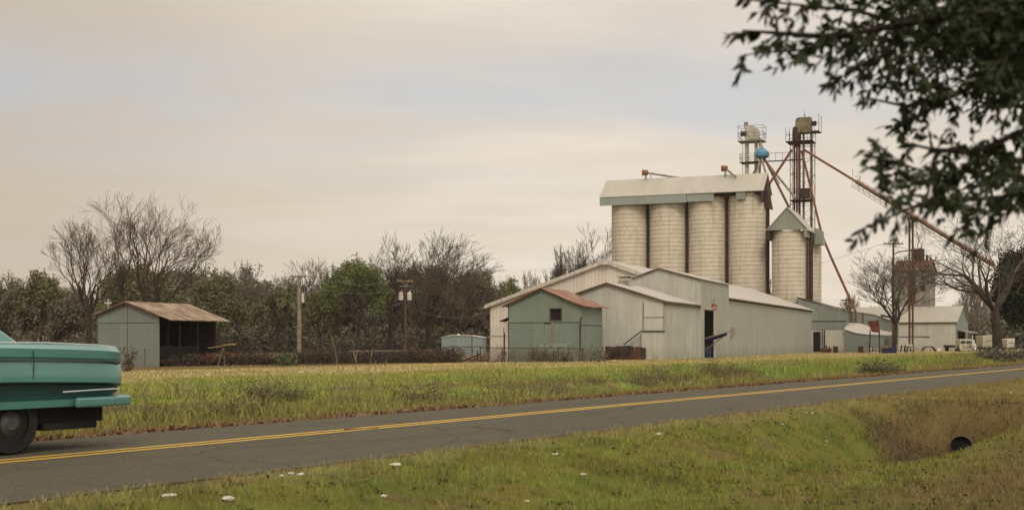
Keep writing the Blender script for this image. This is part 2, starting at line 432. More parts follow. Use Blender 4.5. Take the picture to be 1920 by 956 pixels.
M_mossy = tin('mossy_grey_wall', (.245,.26,.205), streak=.55, stain=(.13,.135,.08))
M_darkwood = tin('dark_timber_wall', (.29,.272,.22), streak=.65, stain=(.11,.09,.07), pitch=.3, vary=.25)
M_stave = stave_mat('silo_stave', (.62,.555,.44), 2.5)
M_hoop = plain('silo_hoop', (.36,.315,.235), .7, .3)
M_black = plain('inside_shade', (.018,.014,.013), .9, .2)  # near-black stands for shade inside sheds, on floors and behind openings
M_shadeboard = plain('shade_dark_boards', (.040,.034,.030), .95, .3)  # board colour darkened to hold the shade inside the open shed
M_trim = plain('rusty_trim', (.13,.075,.045), .8, .4, 2)
M_trimw = plain('pale_trim', (.52,.47,.40), .6, .2)
M_rust = plain('rusted_steel', (.135,.052,.032), .85, .5, 1.2, c2=(.07,.032,.024))
M_rust2 = plain('orange_rust', (.20,.085,.035), .85, .4, 1.0, c2=(.10,.045,.025))
M_rustdk = plain('dark_rust', (.075,.043,.032), .9, .4, 1.5)
M_galv = plain('galvanised', (.52,.49,.42), .5, .3, 1.5, c2=(.30,.27,.21))
M_galvd = plain('old_galvanised', (.30,.28,.22), .6, .4, 2.0, c2=(.17,.145,.10))
M_blue = plain('blue_paint', (.10,.28,.45), .5, .2)
M_navy = plain('navy_paint', (.022,.028,.085), .5, .3)
M_tankblue = tin('faded_blue_sheet', (.235,.29,.295), streak=.6, stain=(.17,.19,.165), pitch=.4, vary=.2)
M_wood = plain('grey_wood', (.20,.165,.115), .85, .35, 2)
M_pole = plain('pole_wood', (.26,.22,.155), .85, .3, 2)
M_poler = plain('red_brown_pole', (.13,.06,.045), .85, .3, 2)
M_plank = plain('tan_plank', (.30,.22,.11), .85, .3, 2)
M_tan = plain('ramp_boards', (.22,.145,.075), .85, .3, 2)
M_red = plain('sign_red', (.28,.045,.055), .5, .2)
M_wht = plain('white_paint', (.62,.58,.50), .55, .15)
M_cream = plain('cream_paint', (.50,.46,.34), .5, .2)
M_glass = plain('dark_glass', (.02,.022,.024), .08, .1, spec=.6)
M_orange = plain('orange_plastic', (.45,.12,.05), .6, .2)
M_cotton = plain('cotton', (.60,.56,.48), .95, .15, 8)
M_conc = plain('stained_concrete', (.085,.058,.042), .9, .3, 4)
M_bark = plain('dark_bark', (.058,.045,.034), .95, .4, 2)
M_barkg = plain('grey_bark', (.12,.098,.075), .95, .4, 2)
M_twig = plain('twig', (.085,.066,.048), .95, .3, .5)
M_twigr = plain('reddish_twig', (.105,.068,.048), .95, .3, .5)
M_twigp = plain('pale_twig', (.19,.155,.115), .95, .3, .5)
M_leafg = plain('green_leaf', (.135,.155,.046), .75, .3, .35, c2=(.085,.105,.034))
M_leafo = plain('olive_leaf', (.150,.140,.062), .8, .3, .35, c2=(.105,.104,.048))
M_leafb = plain('brown_leaf', (.140,.122,.082), .85, .3, .35, c2=(.085,.078,.055))
M_leafd = plain('cedar_leaf', (.022,.030,.013), .85, .3, .5, c2=(.012,.017,.009))
M_leaflt = plain('light_green_leaf', (.16,.19,.06), .75, .3, .35, c2=(.06,.085,.025))
M_oak = plain('oak_leaf', (.036,.047,.017), .5, .3, 6, c2=(.018,.026,.010), spec=.22)
M_scrub = plain('scrub_leaf', (.085,.055,.036), .9, .4, 2, c2=(.045,.032,.024))
M_oakbark = plain('oak_bark', (.040,.030,.024), .95, .4, 6)
M_teal = plain('teal_paint', (.070,.215,.195), .30, .08, 1.5, coat=1.0, spec=.5)
M_teald = plain('dark_teal_reflection', (.014,.046,.043), .3, .1, 1.5, coat=.3)  # dark teal carries the road's dark reflection on the car flank
M_chrome = plain('chrome', (.55,.56,.55), .12, .05, metal=1.0)
M_tyre = plain('tyre', (.018,.017,.016), .9, .2)
M_under = plain('underbody', (.016,.014,.013), .9, .2)
M_taill = plain('tail_lamp', (.22,.012,.012), .2, .1)
M_vine = plain('dead_vine', (.150,.115,.07), .95, .4, 2)
M_weed = plain('dry_weed', (.17,.135,.07), .95, .45, 3, c2=(.085,.072,.036))
M_graf = plain('faded_white_paint', (.36,.39,.33), .7, .35, 6, c2=(.20,.25,.20))
M_hub = plain('dull_hub', (.075,.072,.066), .35, .3, 6)
M_wire = plain('fence_wire', (.15,.13,.11), .6, .2)

# ------------------------------------------------------------------ ground and road
def axis_vals(parts):
    out = []
    for a, b, st in parts: out += list(np.arange(a, b, st))
    return np.array(sorted(set(np.round(out, 4))))
sv = np.concatenate([[-620, -450, -300, -120, -60, -30, -15, -8, -4, -1], np.arange(0, 5, .4), np.arange(5, 42, .13), np.arange(42, 70, .35), np.arange(70, 150, 1.0), np.arange(150, 320, 6), [360, 420, 520, 620, 720]])
nv = np.concatenate([[-620, -450, -250, -120, -60, -30, -15, -8, -5], np.arange(-3, 8.8, .13), [8.849, 8.851], np.arange(8.95, 14.05, .5), [14.099, 14.101], np.arange(14.2, 22, .15), np.arange(22, 60, .6), np.arange(60, 140, 3), [150, 180, 230, 300, 400, 520, 680]])
S, Nn = np.meshgrid(sv, nv, indexing='ij')
X, Y = xy(S, Nn); Z = H(X, Y)
lumps = (fbm(S*3.1, Nn*3.1, 71, 3)-.5)*.05*((Nn < 8.8) | (Nn > 14.15))*(S > 4)*(S < 60)*(np.abs(Nn) < 24)
Z = Z + lumps
V = np.stack([X, Y, Z], -1).reshape(-1, 3)
a, b = len(sv), len(nv)
ii = (np.arange(a-1)[:, None]*b + np.arange(b-1)[None, :]).ravel()
Fq = np.stack([ii, ii+b, ii+b+1, ii+1], -1)[:, ::-1]
me = np_mesh('ground', V, Fq, M_ground, gcol(X, Y).reshape(-1, 3), smooth=True)
g_o = link('ground', me); tag(g_o, kind='structure')

# road: a crowned sheet in its own frame (local x along the road, local y to the far side)
RZ = R(90) - RA
def road_z(n): return .004 + .06*(1-((n-11.475)/2.625)**2)
mb = MB()
ss = np.concatenate([[-400, -200, -100, -50, -25, -10], np.arange(-2, 60, .5), np.arange(60, 150, 3), [200, 300, 500]])
rows = np.linspace(N0, N1, 13)
vs, fs = [], []
rr = random.Random(4)
for i, s_ in enumerate(ss):
    e0 = .16*(float(fbm(np.array([s_*.7]), np.array([1.0]), 3)[0])-.5) + rr.uniform(-.03, .03)
    e1 = .22*(float(fbm(np.array([s_*.7]), np.array([7.0]), 4)[0])-.5) + rr.uniform(-.04, .04)
    for j, n_ in enumerate(rows):
        q = n_ + (e0 if j == 0 else e1 if j == 12 else 0)
        vs.append((s_, q, road_z(n_)))
    if i:
        for j in range(12):
            k = (i-1)*13 + j; fs.append((k, k+13, k+14, k+1))
mb.add(vs, fs); ro = mb.build('road', M_asph, smooth=True, rz=RZ); tag(ro, kind='structure')
mk = MB()
for n0 in (11.30, 11.54):
    vs, fs = [], []
    for i, s_ in enumerate(ss):
        for n_ in (n0, n0+.12): vs.append((s_, n_ + .012*math.sin(s_*.31), road_z(n_)+.005))
        if i: k = 2*(i-1); fs.append((k, k+2, k+3, k+1))
    mk.add(vs, fs)
mo = mk.build('road_markings', M_paint, rz=RZ); tag(mo, kind='structure')

# ------------------------------------------------------------------ grass
rng = np.random.default_rng(7)
def blades(name, x, y, h, wd, cols, lean=.5, label=None):
    n = len(x); z = H(x, y) - .01
    a = rng.uniform(0, 2*np.pi, n); la = rng.uniform(0, 2*np.pi, n); lm = h*lean*rng.uniform(.1, 1, n)
    ca, sa = np.cos(a)*wd/2, np.sin(a)*wd/2
    mx, my = np.cos(la)*lm, np.sin(la)*lm
    p0 = np.stack([x-ca, y-sa, z], -1); p1 = np.stack([x+ca, y+sa, z], -1)
    q0 = np.stack([x-ca*.7+mx*.35, y-sa*.7+my*.35, z+h*.6], -1); q1 = np.stack([x+ca*.7+mx*.35, y+sa*.7+my*.35, z+h*.6], -1)
    tp = np.stack([x+mx, y+my, z+h], -1); tq = np.stack([x+mx+ca*.15, y+my+sa*.15, z+h*.99], -1)
    V = np.stack([p0, p1, q0, q1, tp, tq], 1).reshape(-1, 3)
    i = np.arange(n)*6
    Fq = np.concatenate([np.stack([i, i+1, i+3, i+2], -1), np.stack([i+2, i+3, i+5, i+4], -1)])
    me = np_mesh(name, V, Fq, M_blade, np.repeat(cols, 6, 0))
    o = link(name, me); tag(o, label, 'grass', kind='stuff'); return o
def sample(s0, s1, n0, n1, dens, margin=2.5):
    k = int((s1-s0)*(n1-n0)*dens)
    s = rng.uniform(s0, s1, k); n = rng.uniform(n0, n1, k); x, y = xy(s, n)
    ok = (np.abs(x) < y*.40+margin) & (y > 6.5)
    return x[ok], y[ok], s[ok], n[ok]
def bcol(x, y, k=1.0, j=.35, straw=.12):
    c = gcol(x, y)*k*rng.uniform(1-j, 1+j, len(x))[:, None]
    st = rng.random(len(x)) < straw
    c[st] = np.array([.27, .215, .10])*rng.uniform(.6, 1.1, st.sum())[:, None]
    return c
xs, ys, s_, n_ = sample(3, 22, -3, 8.93, 620)
blades('verge_grass', xs, ys, rng.uniform(.025, .085, len(xs))*(.6+.9*fbm(s_*1.3, n_*1.3, 97)), rng.uniform(.005, .010, len(xs)), bcol(xs, ys, 1.35, .55, straw=.09), 1.0, 'short mown grass on the near roadside bank')
xs, ys, s_, n_ = sample(22, 60, -6, 8.93, 300)
bw = np.exp(-(((n_-6.1)/1.9)**2+((s_-26.6)/2.6)**2))
k_ = (bw + .35*(fbm(s_*1.3, n_*1.3, 87)-.5)) < .42; xs, ys, s_, n_, bw = xs[k_], ys[k_], s_[k_], n_[k_], bw[k_]
blades('verge_grass', xs, ys, rng.uniform(.04, .10, len(xs))*(1+.3*bw), rng.uniform(.006, .013, len(xs)), bcol(xs, ys, 1.3, .5, straw=.12), .9, 'dry grass round the culvert hollow and driveway bank')
def tufts(name, s0, s1, n0, n1, dens, per, rad, h0, h1, wd, colr, label):
    cx, cy, cs_, cn_ = sample(s0, s1, n0, n1, dens)
    xs = np.repeat(cx, per)+rng.normal(0, rad, len(cx)*per); ys = np.repeat(cy, per)+rng.normal(0, rad, len(cx)*per)
    sz = np.repeat(rng.uniform(.6, 1.2, len(cx)), per)
    ty = np.repeat(rng.integers(0, len(colr), len(cx)), per)
    blades(name, xs, ys, rng.uniform(h0, h1, len(xs))*sz, rng.uniform(wd*.6, wd*1.3, len(xs)), np.array(colr)[ty]*rng.uniform(.6, 1.25, len(xs))[:, None], 1.2, label)
tufts('verge_tufts', 4, 24, 0, 8.6, 4, 14, .045, .045, .11, .008, [(.095,.125,.02), (.075,.105,.02), (.22,.18,.075), (.13,.12,.035)], 'taller tufts of grass standing in the mown near bank')
tufts('verge_weeds', 4, 24, 1, 8.4, 2.6, 12, .05, .02, .05, .030, [(.055,.080,.020), (.075,.085,.028), (.12,.085,.04)], 'low broad-leaved weeds in the near bank')
xs, ys, s_, n_ = sample(22.5, 31.0, 3.6, 8.6, 330)
k_ = np.exp(-(((n_-6.2)/1.9)**2+((s_-26.6)/2.7)**2))*1.25 + .5*(fbm(s_*1.2, n_*1.2, 85)-.5) > .5; xs, ys = xs[k_], ys[k_]
cc = np.where(rng.random(len(xs))[:, None] < .62, np.array([[.20,.135,.062]]), np.array([[.085,.080,.026]]))*rng.uniform(.35, 1.25, len(xs))[:, None]
blades('hollow_grass', xs, ys, rng.uniform(.06, .20, len(xs)), rng.uniform(.006, .012, len(xs)), cc, 1.8, 'matted brown dead grass lining the culvert hollow')
# far side
xs, ys, s_, n_ = sample(4, 120, 14.15, 16.0, 190)
blades('roadside_grass', xs, ys, rng.uniform(.05, .16, len(xs)), rng.uniform(.008, .018, len(xs)), bcol(xs, ys, 1.3, straw=.12), .9, 'tan dry grass along the far edge of the road')
xs, ys, s_, n_ = sample(4, 130, 15.4, 21.0, 130)
pt = fbm(s_*.45, n_*.45, 91)
hh = rng.uniform(.06, .27, len(xs))*(.35+1.3*sm(pt, .45, .66))*(1-.4*sm(n_, 19, 21))
blades('ditch_weeds', xs, ys, hh, rng.uniform(.010, .024, len(xs)), bcol(xs, ys, 1.45, .60, straw=.04), 1.1, 'tangled weeds in the far roadside ditch')
xs, ys, s_, n_ = sample(4, 110, 15.7, 24.0, 6)
pt = fbm(s_*.3+9, n_*.3, 95); k_ = pt > .46; xs, ys = xs[k_], ys[k_]
cc = np.array([.22,.175,.085])*rng.uniform(.4, 1.0, len(xs))[:, None]; gm = rng.random(len(xs)) < .3; cc[gm] *= [.55,.75,.4]
blades('ditch_weeds', xs, ys, rng.uniform(.25, .62, len(xs)), rng.uniform(.010, .022, len(xs)), cc, 1.3, 'long bent dry stalks leaning over the ditch weeds')
xs, ys, s_, n_ = sample(4, 150, 19.5, 34, 60)
blades('field_grass', xs, ys, rng.uniform(.03, .11, len(xs))*(.6+.9*fbm(s_*.4, n_*.4, 93)), rng.uniform(.014, .032, len(xs)), bcol(xs, ys, 1.45, .40, straw=.06), 1.0, 'green grass of the field between ditch and sheds')
xs, ys, s_, n_ = sample(8, 170, 34, 62, 22)
blades('field_grass', xs, ys, rng.uniform(.04, .13, len(xs)), rng.uniform(.02, .045, len(xs)), bcol(xs, ys, 1.55, .3, straw=.2), 1.0, 'pale dry grass in front of the sheds')
# ------------------------------------------------------------------ building helpers
def wall(mb, a, b, z0, prof, holes=(), th=.08, mi=0):
    """upright sheet wall from a to b (local 2D), top line prof [(t,z)], rectangular holes (t0,t1,z0,z1); thickness to the left of a->b"""
    a, b = Vector(a), Vector(b); L = (b-a).length; d = (b-a)/L; nn = Vector((-d.y, d.x))*th
    def top(t):
        for (t0, h0), (t1, h1) in zip(prof, prof[1:]):
            if t <= t1+1e-6: return h0+(h1-h0)*(t-t0)/(t1-t0)
        return prof[-1][1]
    ts = sorted({0.0, L, *[t for t, _ in prof], *[h[0] for h in holes], *[h[1] for h in holes]})
    for t0, t1 in zip(ts, ts[1:]):
        if t1-t0 < 1e-4: continue
        mid = (t0+t1)/2; spans = [(z0, None)]
        for h in sorted([h for h in holes if h[0] <= mid <= h[1]], key=lambda q: q[2]):
            lo, _ = spans.pop(); 
            if h[2] > lo+1e-4: spans.append((lo, h[2]))
            spans.append((h[3], None))
        p, q = a+d*t0, a+d*t1
        for lo, hi in spans:
            h0, h1 = (top(t0), top(t1)) if hi is None else (hi, hi)
            mb.hexa([(p.x,p.y,lo),(q.x,q.y,lo),(q.x+nn.x,q.y+nn.y,lo),(p.x+nn.x,p.y+nn.y,lo),
                     (p.x,p.y,h0),(q.x,q.y,h1),(q.x+nn.x,q.y+nn.y,h1),(p.x+nn.x,p.y+nn.y,h0)], mi)
    return mb
def chevron(x0, x1, xr, zl, zr, zt, th):
    return [(x0, zl), (xr, zt), (x1, zr), (x1, zr+th), (xr, zt+th*1.05), (x0, zl+th)]
def roof(parent, w, l, xr, zl, zr, zt, oh=.25, ohy=.25, th=.07, mat=None, name='roof', y0=0.0, dz=0.03):
    sl, sr = (zt-zl)/xr, (zt-zr)/(w-xr)
    mb = MB().prism(chevron(-oh, w+oh, xr, zl-sl*oh+dz, zr-sr*oh+dz, zt+dz, th), 'y', y0-ohy, l+ohy)
    return mb.build(name, mat, parent)
def rake(parent, w, xr, zl, zr, zt, y, mat, oh=.25, ht=.16, th=.05, dz=0.0):
    sl, sr = (zt-zl)/xr, (zt-zr)/(w-xr)
    mb = MB().prism(chevron(-oh, w+oh, xr, zl-sl*oh+dz-ht*.6, zr-sr*oh+dz-ht*.6, zt+dz-ht*.6, ht), 'y', y-th, y-.003)
    return mb.build('rake_trim', mat, parent)

TH = R(21.7); TS, TC = math.sin(TH), math.cos(TH)
YARD = -TH                                             # the whole gin yard is turned this way
def off(p, dv, du): return (p[0]+dv*TC+du*TS, p[1]-dv*TS+du*TC)

# ---- the big warehouse
BW, BL = 17.13, 58.1
B0 = (-1.81, 104.3)
wh = thing('warehouse', 'largest white metal warehouse with long low roof, behind the green shed and below the silos', 'warehouse', (*B0, 0), YARD)
xr, zl, zr, zt = 9.9, 4.26, 5.0, 7.59
wall(MB(), (0,0), (BW-.15,0), -.9, [(0,zl),(xr,zt),(BW-.15,zr+.02)]).build('front_wall', M_white2, wh)
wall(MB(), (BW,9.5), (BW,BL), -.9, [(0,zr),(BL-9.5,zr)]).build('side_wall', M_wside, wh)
wall(MB(), (0,BL), (0,0), -.9, [(0,zl),(BL,zl)]).build('side_wall', M_white2, wh)
wall(MB(), (BW,BL), (0,BL), -.9, [(0,zr),(BW-xr,zt),(BW,zl)]).build('back_wall', M_white2, wh)
roof(wh, BW, BL, xr, zl, zr, zt, .30, .30, .08, M_roof)
rake(wh, BW, xr, zl, zr, zt, -.30, M_trimw, oh=.30, ht=.30)
MB().box(BW+.03, BW+.09, 9.6, BL+.28, zr-.22, zr-.06).build('eave_trim', M_trim, wh)
MB().box(-.42, -.28, -.30, BL, zl-.28, zl-.10).build('gutter', M_trimw, wh)
MB().box(xr-.35, xr+.35, -.55, -.02, zt-.28, zt+.02).build('ridge_vent', M_trimw, wh)
sg = MB()
for z_ in (1.75, -.25): sg.box(0.0, BW-.2, -.06, -.003, z_, z_+.05)
sg.build('girt', M_trimw, wh)

# ---- tall drive-through shed at its corner
D0 = off(B0, 11.2, -.52)
ds = thing('drive_shed', 'tall grey metal shed with black open doorway and red sign at the warehouse corner', 'shed', (*D0, 0), YARD)
w_, l_, xr, zl, zr, zt = 6.42, 9.95, 3.15, 5.86, 6.00, 6.90
wall(MB(), (0,0), (w_,0), -.9, [(0,zl),(xr,zt),(w_,zr)]).build('front_wall', M_grey, ds)
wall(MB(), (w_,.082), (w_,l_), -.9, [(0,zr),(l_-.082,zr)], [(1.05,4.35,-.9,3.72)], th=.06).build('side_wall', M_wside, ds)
wall(MB(), (w_-.005,l_), (0,l_), -.9, [(0,zr),(w_-.005-xr,zt),(w_-.005,zl)]).build('back_wall', M_grey, ds)
roof(ds, w_, l_, xr, zl, zr, zt, .16, .14, .06, M_roof)
rake(ds, w_, xr, zl, zr, zt, -.14, M_trim, oh=.16, ht=.10)
dj = MB().box(w_+.003, w_+.06, 4.42, 4.55, -.9, 3.78).box(w_+.003, w_+.05, 1.0, 4.55, 3.79, 3.88)
dj.build('door_frame', M_trimw, ds)
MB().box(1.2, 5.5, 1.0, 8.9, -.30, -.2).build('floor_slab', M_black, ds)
def world(p0, q, rz=YARD):
    c, s = math.cos(rz), math.sin(rz)
    return Vector((p0[0]+q[0]*c-q[1]*s, p0[1]+q[0]*s+q[1]*c, q[2]))
# signs on its side wall
sgn = thing('wall_sign', 'small red sign with white lettering above the black doorway', 'sign', world(D0, (w_+.02, 4.4, 4.0)), YARD)
MB().box(0, .03, -.85, .85, -.20, .22).build('board', M_red, sgn)
let = MB()
for k, (ya, yb, za, zb) in enumerate([(-.62,-.55,-.12,.06),(-.50,-.34,-.12,-.06),(-.50,-.45,-.12,.06),(-.26,-.20,-.12,.06),(-.20,-.10,0,.06),(-.02,.04,-.12,.06),(.10,.26,-.02,.04),(.32,.38,-.12,.06),(.44,.60,-.12,-.05),(.44,.60,.02,.07)]):
    let.box(.031, .036, ya, yb, za, zb)
let.build('lettering', M_wht, sgn)
sg2 = thing('wall_sign', 'small faded white sign with grey marks, above the red sign', 'sign', world(D0, (w_+.02, 4.4, 4.52)), YARD)
MB().box(0, .03, -.8, .8, -.22, .22).build('board', M_white2, sg2)
MB().box(.031, .036, -.55, -.40, -.15, .15).build('letter', M_galvd, sg2)
MB().box(.031, .036, -.15, .05, -.12, .15).box(.031, .036, .05, .38, .02, .15).box(.031, .036, .25, .38, -.12, .02).build('letter', M_galvd, sg2)

# ---- white gabled shed in front
G0 = (2.89, 91.0)
gs = thing('gabled_shed', 'white gabled metal shed with a roof vent, between the green shed and the black doorway', 'shed', (*G0, 0), YARD)
w_, l_, xr, zl, zr, zt = 8.14, 10.25, 4.07, 4.08, 4.08, 5.36
wall(MB(), (0,0), (w_,0), -.9, [(0,zl),(xr,zt),(w_,zr)]).build('front_wall', M_white, gs)
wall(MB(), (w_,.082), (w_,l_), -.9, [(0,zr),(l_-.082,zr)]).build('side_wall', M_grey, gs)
wall(MB(), (0,l_), (0,.082), -.9, [(0,zl),(l_-.1,zl)]).build('side_wall', M_white, gs)
roof(gs, w_, l_-.05, xr, zl, zr, zt, .22, .22, .06, M_roof)
rake(gs, w_, xr, zl, zr, zt, -.22, M_trim, oh=.22, ht=.10)
MB().box(w_+.14, w_+.20, -.2, l_-.1, zr-.20, zr-.08).build('eave_trim', M_trim, gs)
MB().box(w_-1.42, w_+.02, -.05, -.003, 2.05, 3.98).build('sliding_door', M_white, gs)
MB().box(w_-1.50, w_-1.43, -.07, -.003, 1.9, 4.05).build('door_edge', M_rust2, gs).data.materials[0] = M_plank
MB().box(w_-1.42, w_+.03, -.09, -.052, 2.95, 3.0).box(w_-.02, w_+.03, -.09, -.052, 2.05, 4.0).build('door_rail', M_galvd, gs)
MB().box(w_-1.45, w_+.05, -.55, -.006, -.9, 1.95).build('lean_bay', M_grey, gs)
MB().box(w_-1.52, w_+.10, -.62, -.003, 1.96, 2.03).build('bay_roof', M_rustdk, gs)
MB().bar((w_-1.5,-.5,2.0), (w_-2.75,-.5,1.08), .07, .07).build('brace_pipe', M_rustdk, gs)
v = thing('roof_vent', 'square tin ventilator with a flat cap on the white shed ridge', 'vent', world(G0, (xr, 4.4, 5.25)), YARD)
MB().box(-.42, .42, -.42, .42, -.2, .62).build('body', M_white2, v)
MB().box(-.36, .36, -.46, -.425, .05, .5).build('louvre', M_galvd, v)
MB().hexa([(-.42,-.42,.62),(.42,-.42,.62),(.42,.42,.62),(-.42,.42,.62),(-.30,-.30,.78),(.30,-.30,.78),(.30,.30,.78),(-.30,.30,.78)]).box(-.62,.62,-.62,.62,.78,.83).build('cap', M_galv, v)

# ---- green shed
E0 = (-.25, 84.9)
es = thing('green_shed', 'green tin shed with a rusted roof, a small square window and white graffiti', 'shed', (*E0, 0), YARD)
w_, l_, xr, zl, zr, zt = 5.07, 4.6, 2.42, 3.72, 3.62, 4.76
wall(MB(), (0,0), (w_,0), -.9, [(0,zl),(xr,zt),(w_,zr)], [(2.98,3.70,2.72,3.42),(2.52,3.12,1.75,2.50)]).build('front_wall', M_green, es)
wall(MB(), (w_,.082), (w_,l_), -.9, [(0,zr),(l_-.082,zr)]).build('side_wall', M_green, es)
wall(MB(), (0,l_), (0,.082), -.9, [(0,zl),(l_-.1,zl)]).build('side_wall', M_green, es)
wall(MB(), (w_-.1,l_), (.1,l_), -.9, [(0,zr),(w_-xr-.1,zt),(w_-.2,zl)]).build('back_wall', M_green, es)
# sagging roof in sheets, ragged at the rake
rn = random.Random(3)
rf = MB()
for side, xa, za, xb, zb in ((0, xr, zt, w_+.42, zr-.14), (1, xr, zt, -.38, zl-.16)):
    ny, nx = 8, 6; g = {}
    for i in range(nx+1):
        for j in range(ny+1):
            t = i/nx; y = -.30 + (l_+.6)*j/ny
            if j == 0: y += rn.uniform(-.10, .12) if side == 0 else 0
            z = za+(zb-za)*t + .035 + (rn.uniform(-.035, .045) if 0 < i else 0) - .07*math.sin(math.pi*t)*(side == 0)
            g[i, j] = (xa+(xb-xa)*t, y, z)
    for i in range(nx):
        for j in range(ny):
            q = [g[i,j], g[i+1,j], g[i+1,j+1], g[i,j+1]]
            rf.hexa([*q, *[(p[0], p[1], p[2]+.03) for p in q]], 0)
rf.build('roof', M_rustroof, es)
rake(es, w_, xr, zl, zr, zt, -.20, M_trim, oh=.3, ht=.09, dz=-.01)
fr = MB().box(2.92, 2.98, -.04, .02, 2.66, 3.48).box(3.70, 3.76, -.04, .02, 2.66, 3.48).box(2.92, 3.76, -.04, .02, 3.42, 3.48).box(2.92, 3.76, -.05, .02, 2.66, 2.72)
wn = fr.build('window', M_trim, es)
MB().box(2.98, 3.70, .12, .14, 2.72, 3.42).build('opening_shade', M_black, wn)  # black sheet behind the window, painted as the shade inside
MB().box(2.54, 3.10, .03, .075, 1.76, 2.44).build('hatch', M_gcorr, es)
sm_ = MB().box(0.0, w_, -.018, -.002, 2.52, 2.56).box(.0, .05, -.03, -.002, -.9, 3.6)
sm_.build('sheet_seam', M_rustdk, es)
MB().box(w_+.003, w_+.02, .1, l_, 2.35, 2.39).build('sheet_seam', M_rustdk, es)
MB().tube((w_-.02,-.05,-.5),(w_-.02,-.05,2.4), .05).tube((w_-.02,-.05,2.4),(w_+.06,-.05,2.9), .05).build('drain_pipe', M_rustdk, es)
MB().box(3.06, 3.14, -.03, -.003, .9, 2.6).build('stain_strip', M_plank, es)
# graffiti: looping paint strokes
gf = MB()
def loop(cx, cz, rx, rz_, a0, a1, wd=.05):
    pts = [(cx+rx*math.cos(R(a0+(a1-a0)*k/12)), cz+rz_*math.sin(R(a0+(a1-a0)*k/12))) for k in range(13)]
    for k, ((x0,z0_),(x1,z1_)) in enumerate(zip(pts, pts[1:])):
        d = math.hypot(x1-x0, z1_-z0_); nx, nz = -(z1_-z0_)/d*wd/2, (x1-x0)/d*wd/2
        gf.add([(x0+nx,-.006,z0_+nz),(x0-nx,-.006,z0_-nz),(x1-nx,-.006,z1_-nz),(x1+nx,-.006,z1_+nz)], [(0,1,2,3)])
for k, (cx, cz, rx, rz_, a0, a1) in enumerate([(2.30,.80,.10,.28,200,-20),(2.52,.80,.10,.28,180,-10),(2.74,.95,.09,.14,0,360),(2.80,.72,.10,.3,90,-20),(3.00,.92,.14,.2,40,330),(3.22,.90,.14,.22,0,360),(3.22,.92,.06,.09,0,360),(3.48,.84,.15,.30,40,330),(3.68,.92,.13,.21,0,360),(3.92,.90,.11,.26,180,-20),(4.10,.86,.06,.3,90,270),(4.24,1.12,.16,.05,180,0)]):
    loop(cx, cz, rx, rz_, a0, a1)
gf.build('graffiti', M_graf, es)
MB().prism([(-.75,2.62),(0-.003,2.92),(-.003,2.97),(-.75,2.67)], 'y', .3, 1.4).build('side_awning', M_rustdk, es)
MB().box(-.5, -.005, .5, 1.2, 1.9, 2.6).build('side_box', M_white2, es)

# ---- silos
SR = 2.50
S0 = (15.9, 172.0)
ZS = 20.35
sil_lab = ['leftmost of the four tall cream concrete silos under the long roof', 'second cream concrete silo from the left under the long roof', 'third cream concrete silo from the left, under the end of the grey fascia', 'rightmost silo under the long roof, its top bare without fascia']
hoop_me = None
def silo(lab, c, r, top, first=None):
    t = thing('silo', lab, 'silo', (*c, -.5), YARD, 'cream concrete stave silos')
    n = 64
    MB().lathe([(r, 0), (r, top)], n).build('wall', M_stave, t, smooth=True)
    hb = MB()
    z_ = .55
    while z_ < top-.1: hb.lathe([(r+.002, z_-.02), (r+.026, z_-.018), (r+.026, z_+.018), (r+.002, z_+.02)], 48); z_ += .55
    hb.build('hoops', M_hoop, t)
    MB().lathe([(r-.05, top-.12), (r*.5, top-.06), (.01, top-.02)], 32).build('cap', M_galvd, t)
    return t
for k in range(4):
    c = off(S0, 5.30*k, 0)
    silo(sil_lab[k], c, SR, ZS+.5)
# narrow dark downpipes and ladders added between them to fill the lit gaps
hs = thing('silo_house', 'long grey metal roof house with a blue-grey fascia over the four silos', 'silo roof', (*S0, 0), YARD)
XA, XB, YA, YB, ze, zp = -3.36, 18.45, -2.95, 2.95, 20.45, 22.95
MB().prism([(YA-.15, ze-.05), (0, zp), (YB+.15, ze-.05), (YB+.15, ze+.03), (0, zp+.09), (YA-.15, ze+.03)], 'x', XA, XB).build('roof', M_houseroof, hs)
MB().box(XA+.02, 8.45, YA-.10, YA-.02, ze-1.12, ze-.08).build('fascia', M_fascia, hs)
MB().box(8.50, 12.0, YA-.02, YA+.06, ze-1.05, ze-.08).build('fascia', M_fascia, hs)
MB().prism([(YA, ze-.06), (0, zp-.02), (YB, ze-.06)], 'x', XA+.10, XA+.16).build('end_wall', M_mossy, hs)
MB().prism([(YA, ze-1.3), (YA, ze-.06), (0, zp-.02), (YB, ze-.06), (YB, ze-1.3)], 'x', XB-.40, XB-.32).build('end_wall', M_rustdk, hs)
MB().box(XA+.2, XB-.5, -2.2, 2.2, ze-.4, ze-.1).build('deck', M_rustdk, hs)
MB().box(14.9, 16.1, YA+.02, YA+.3, ze-1.0, ze-.1).build('patch_panel', M_mossy, hs)
MB().hexa([(XB-.3,-1.2,ze-1.9),(XB+.55,-1.2,ze-2.2),(XB+.55,.6,ze-2.2),(XB-.3,.6,ze-1.9),(XB-.3,-1.2,ze+1.3),(XB-.05,-1.2,ze+1.3),(XB-.05,.6,ze+1.3),(XB-.3,.6,ze+1.3)]).build('spout_box', M_rustdk, hs)
for k in range(4):
    q = off(S0, 5.30*k+2.62, -1.0)
    p = thing('silo_downpipe', ['dark downpipe in the gap right of the leftmost silo', 'dark downpipe between the second and third silos', 'dark downpipe between the third and fourth silos', 'dark downpipe on the right edge of the fourth silo'][k], 'pipe', (*q, 0), YARD, 'downpipes between the silos')
    MB().tube((0,.4,-.3),(0,.4,20.1), .24).build('pipe', M_rustdk, p)
    MB().tube((.13,.1,-.3),(.13,.1,20.1), .06).build('rail', M_rustdk, p)
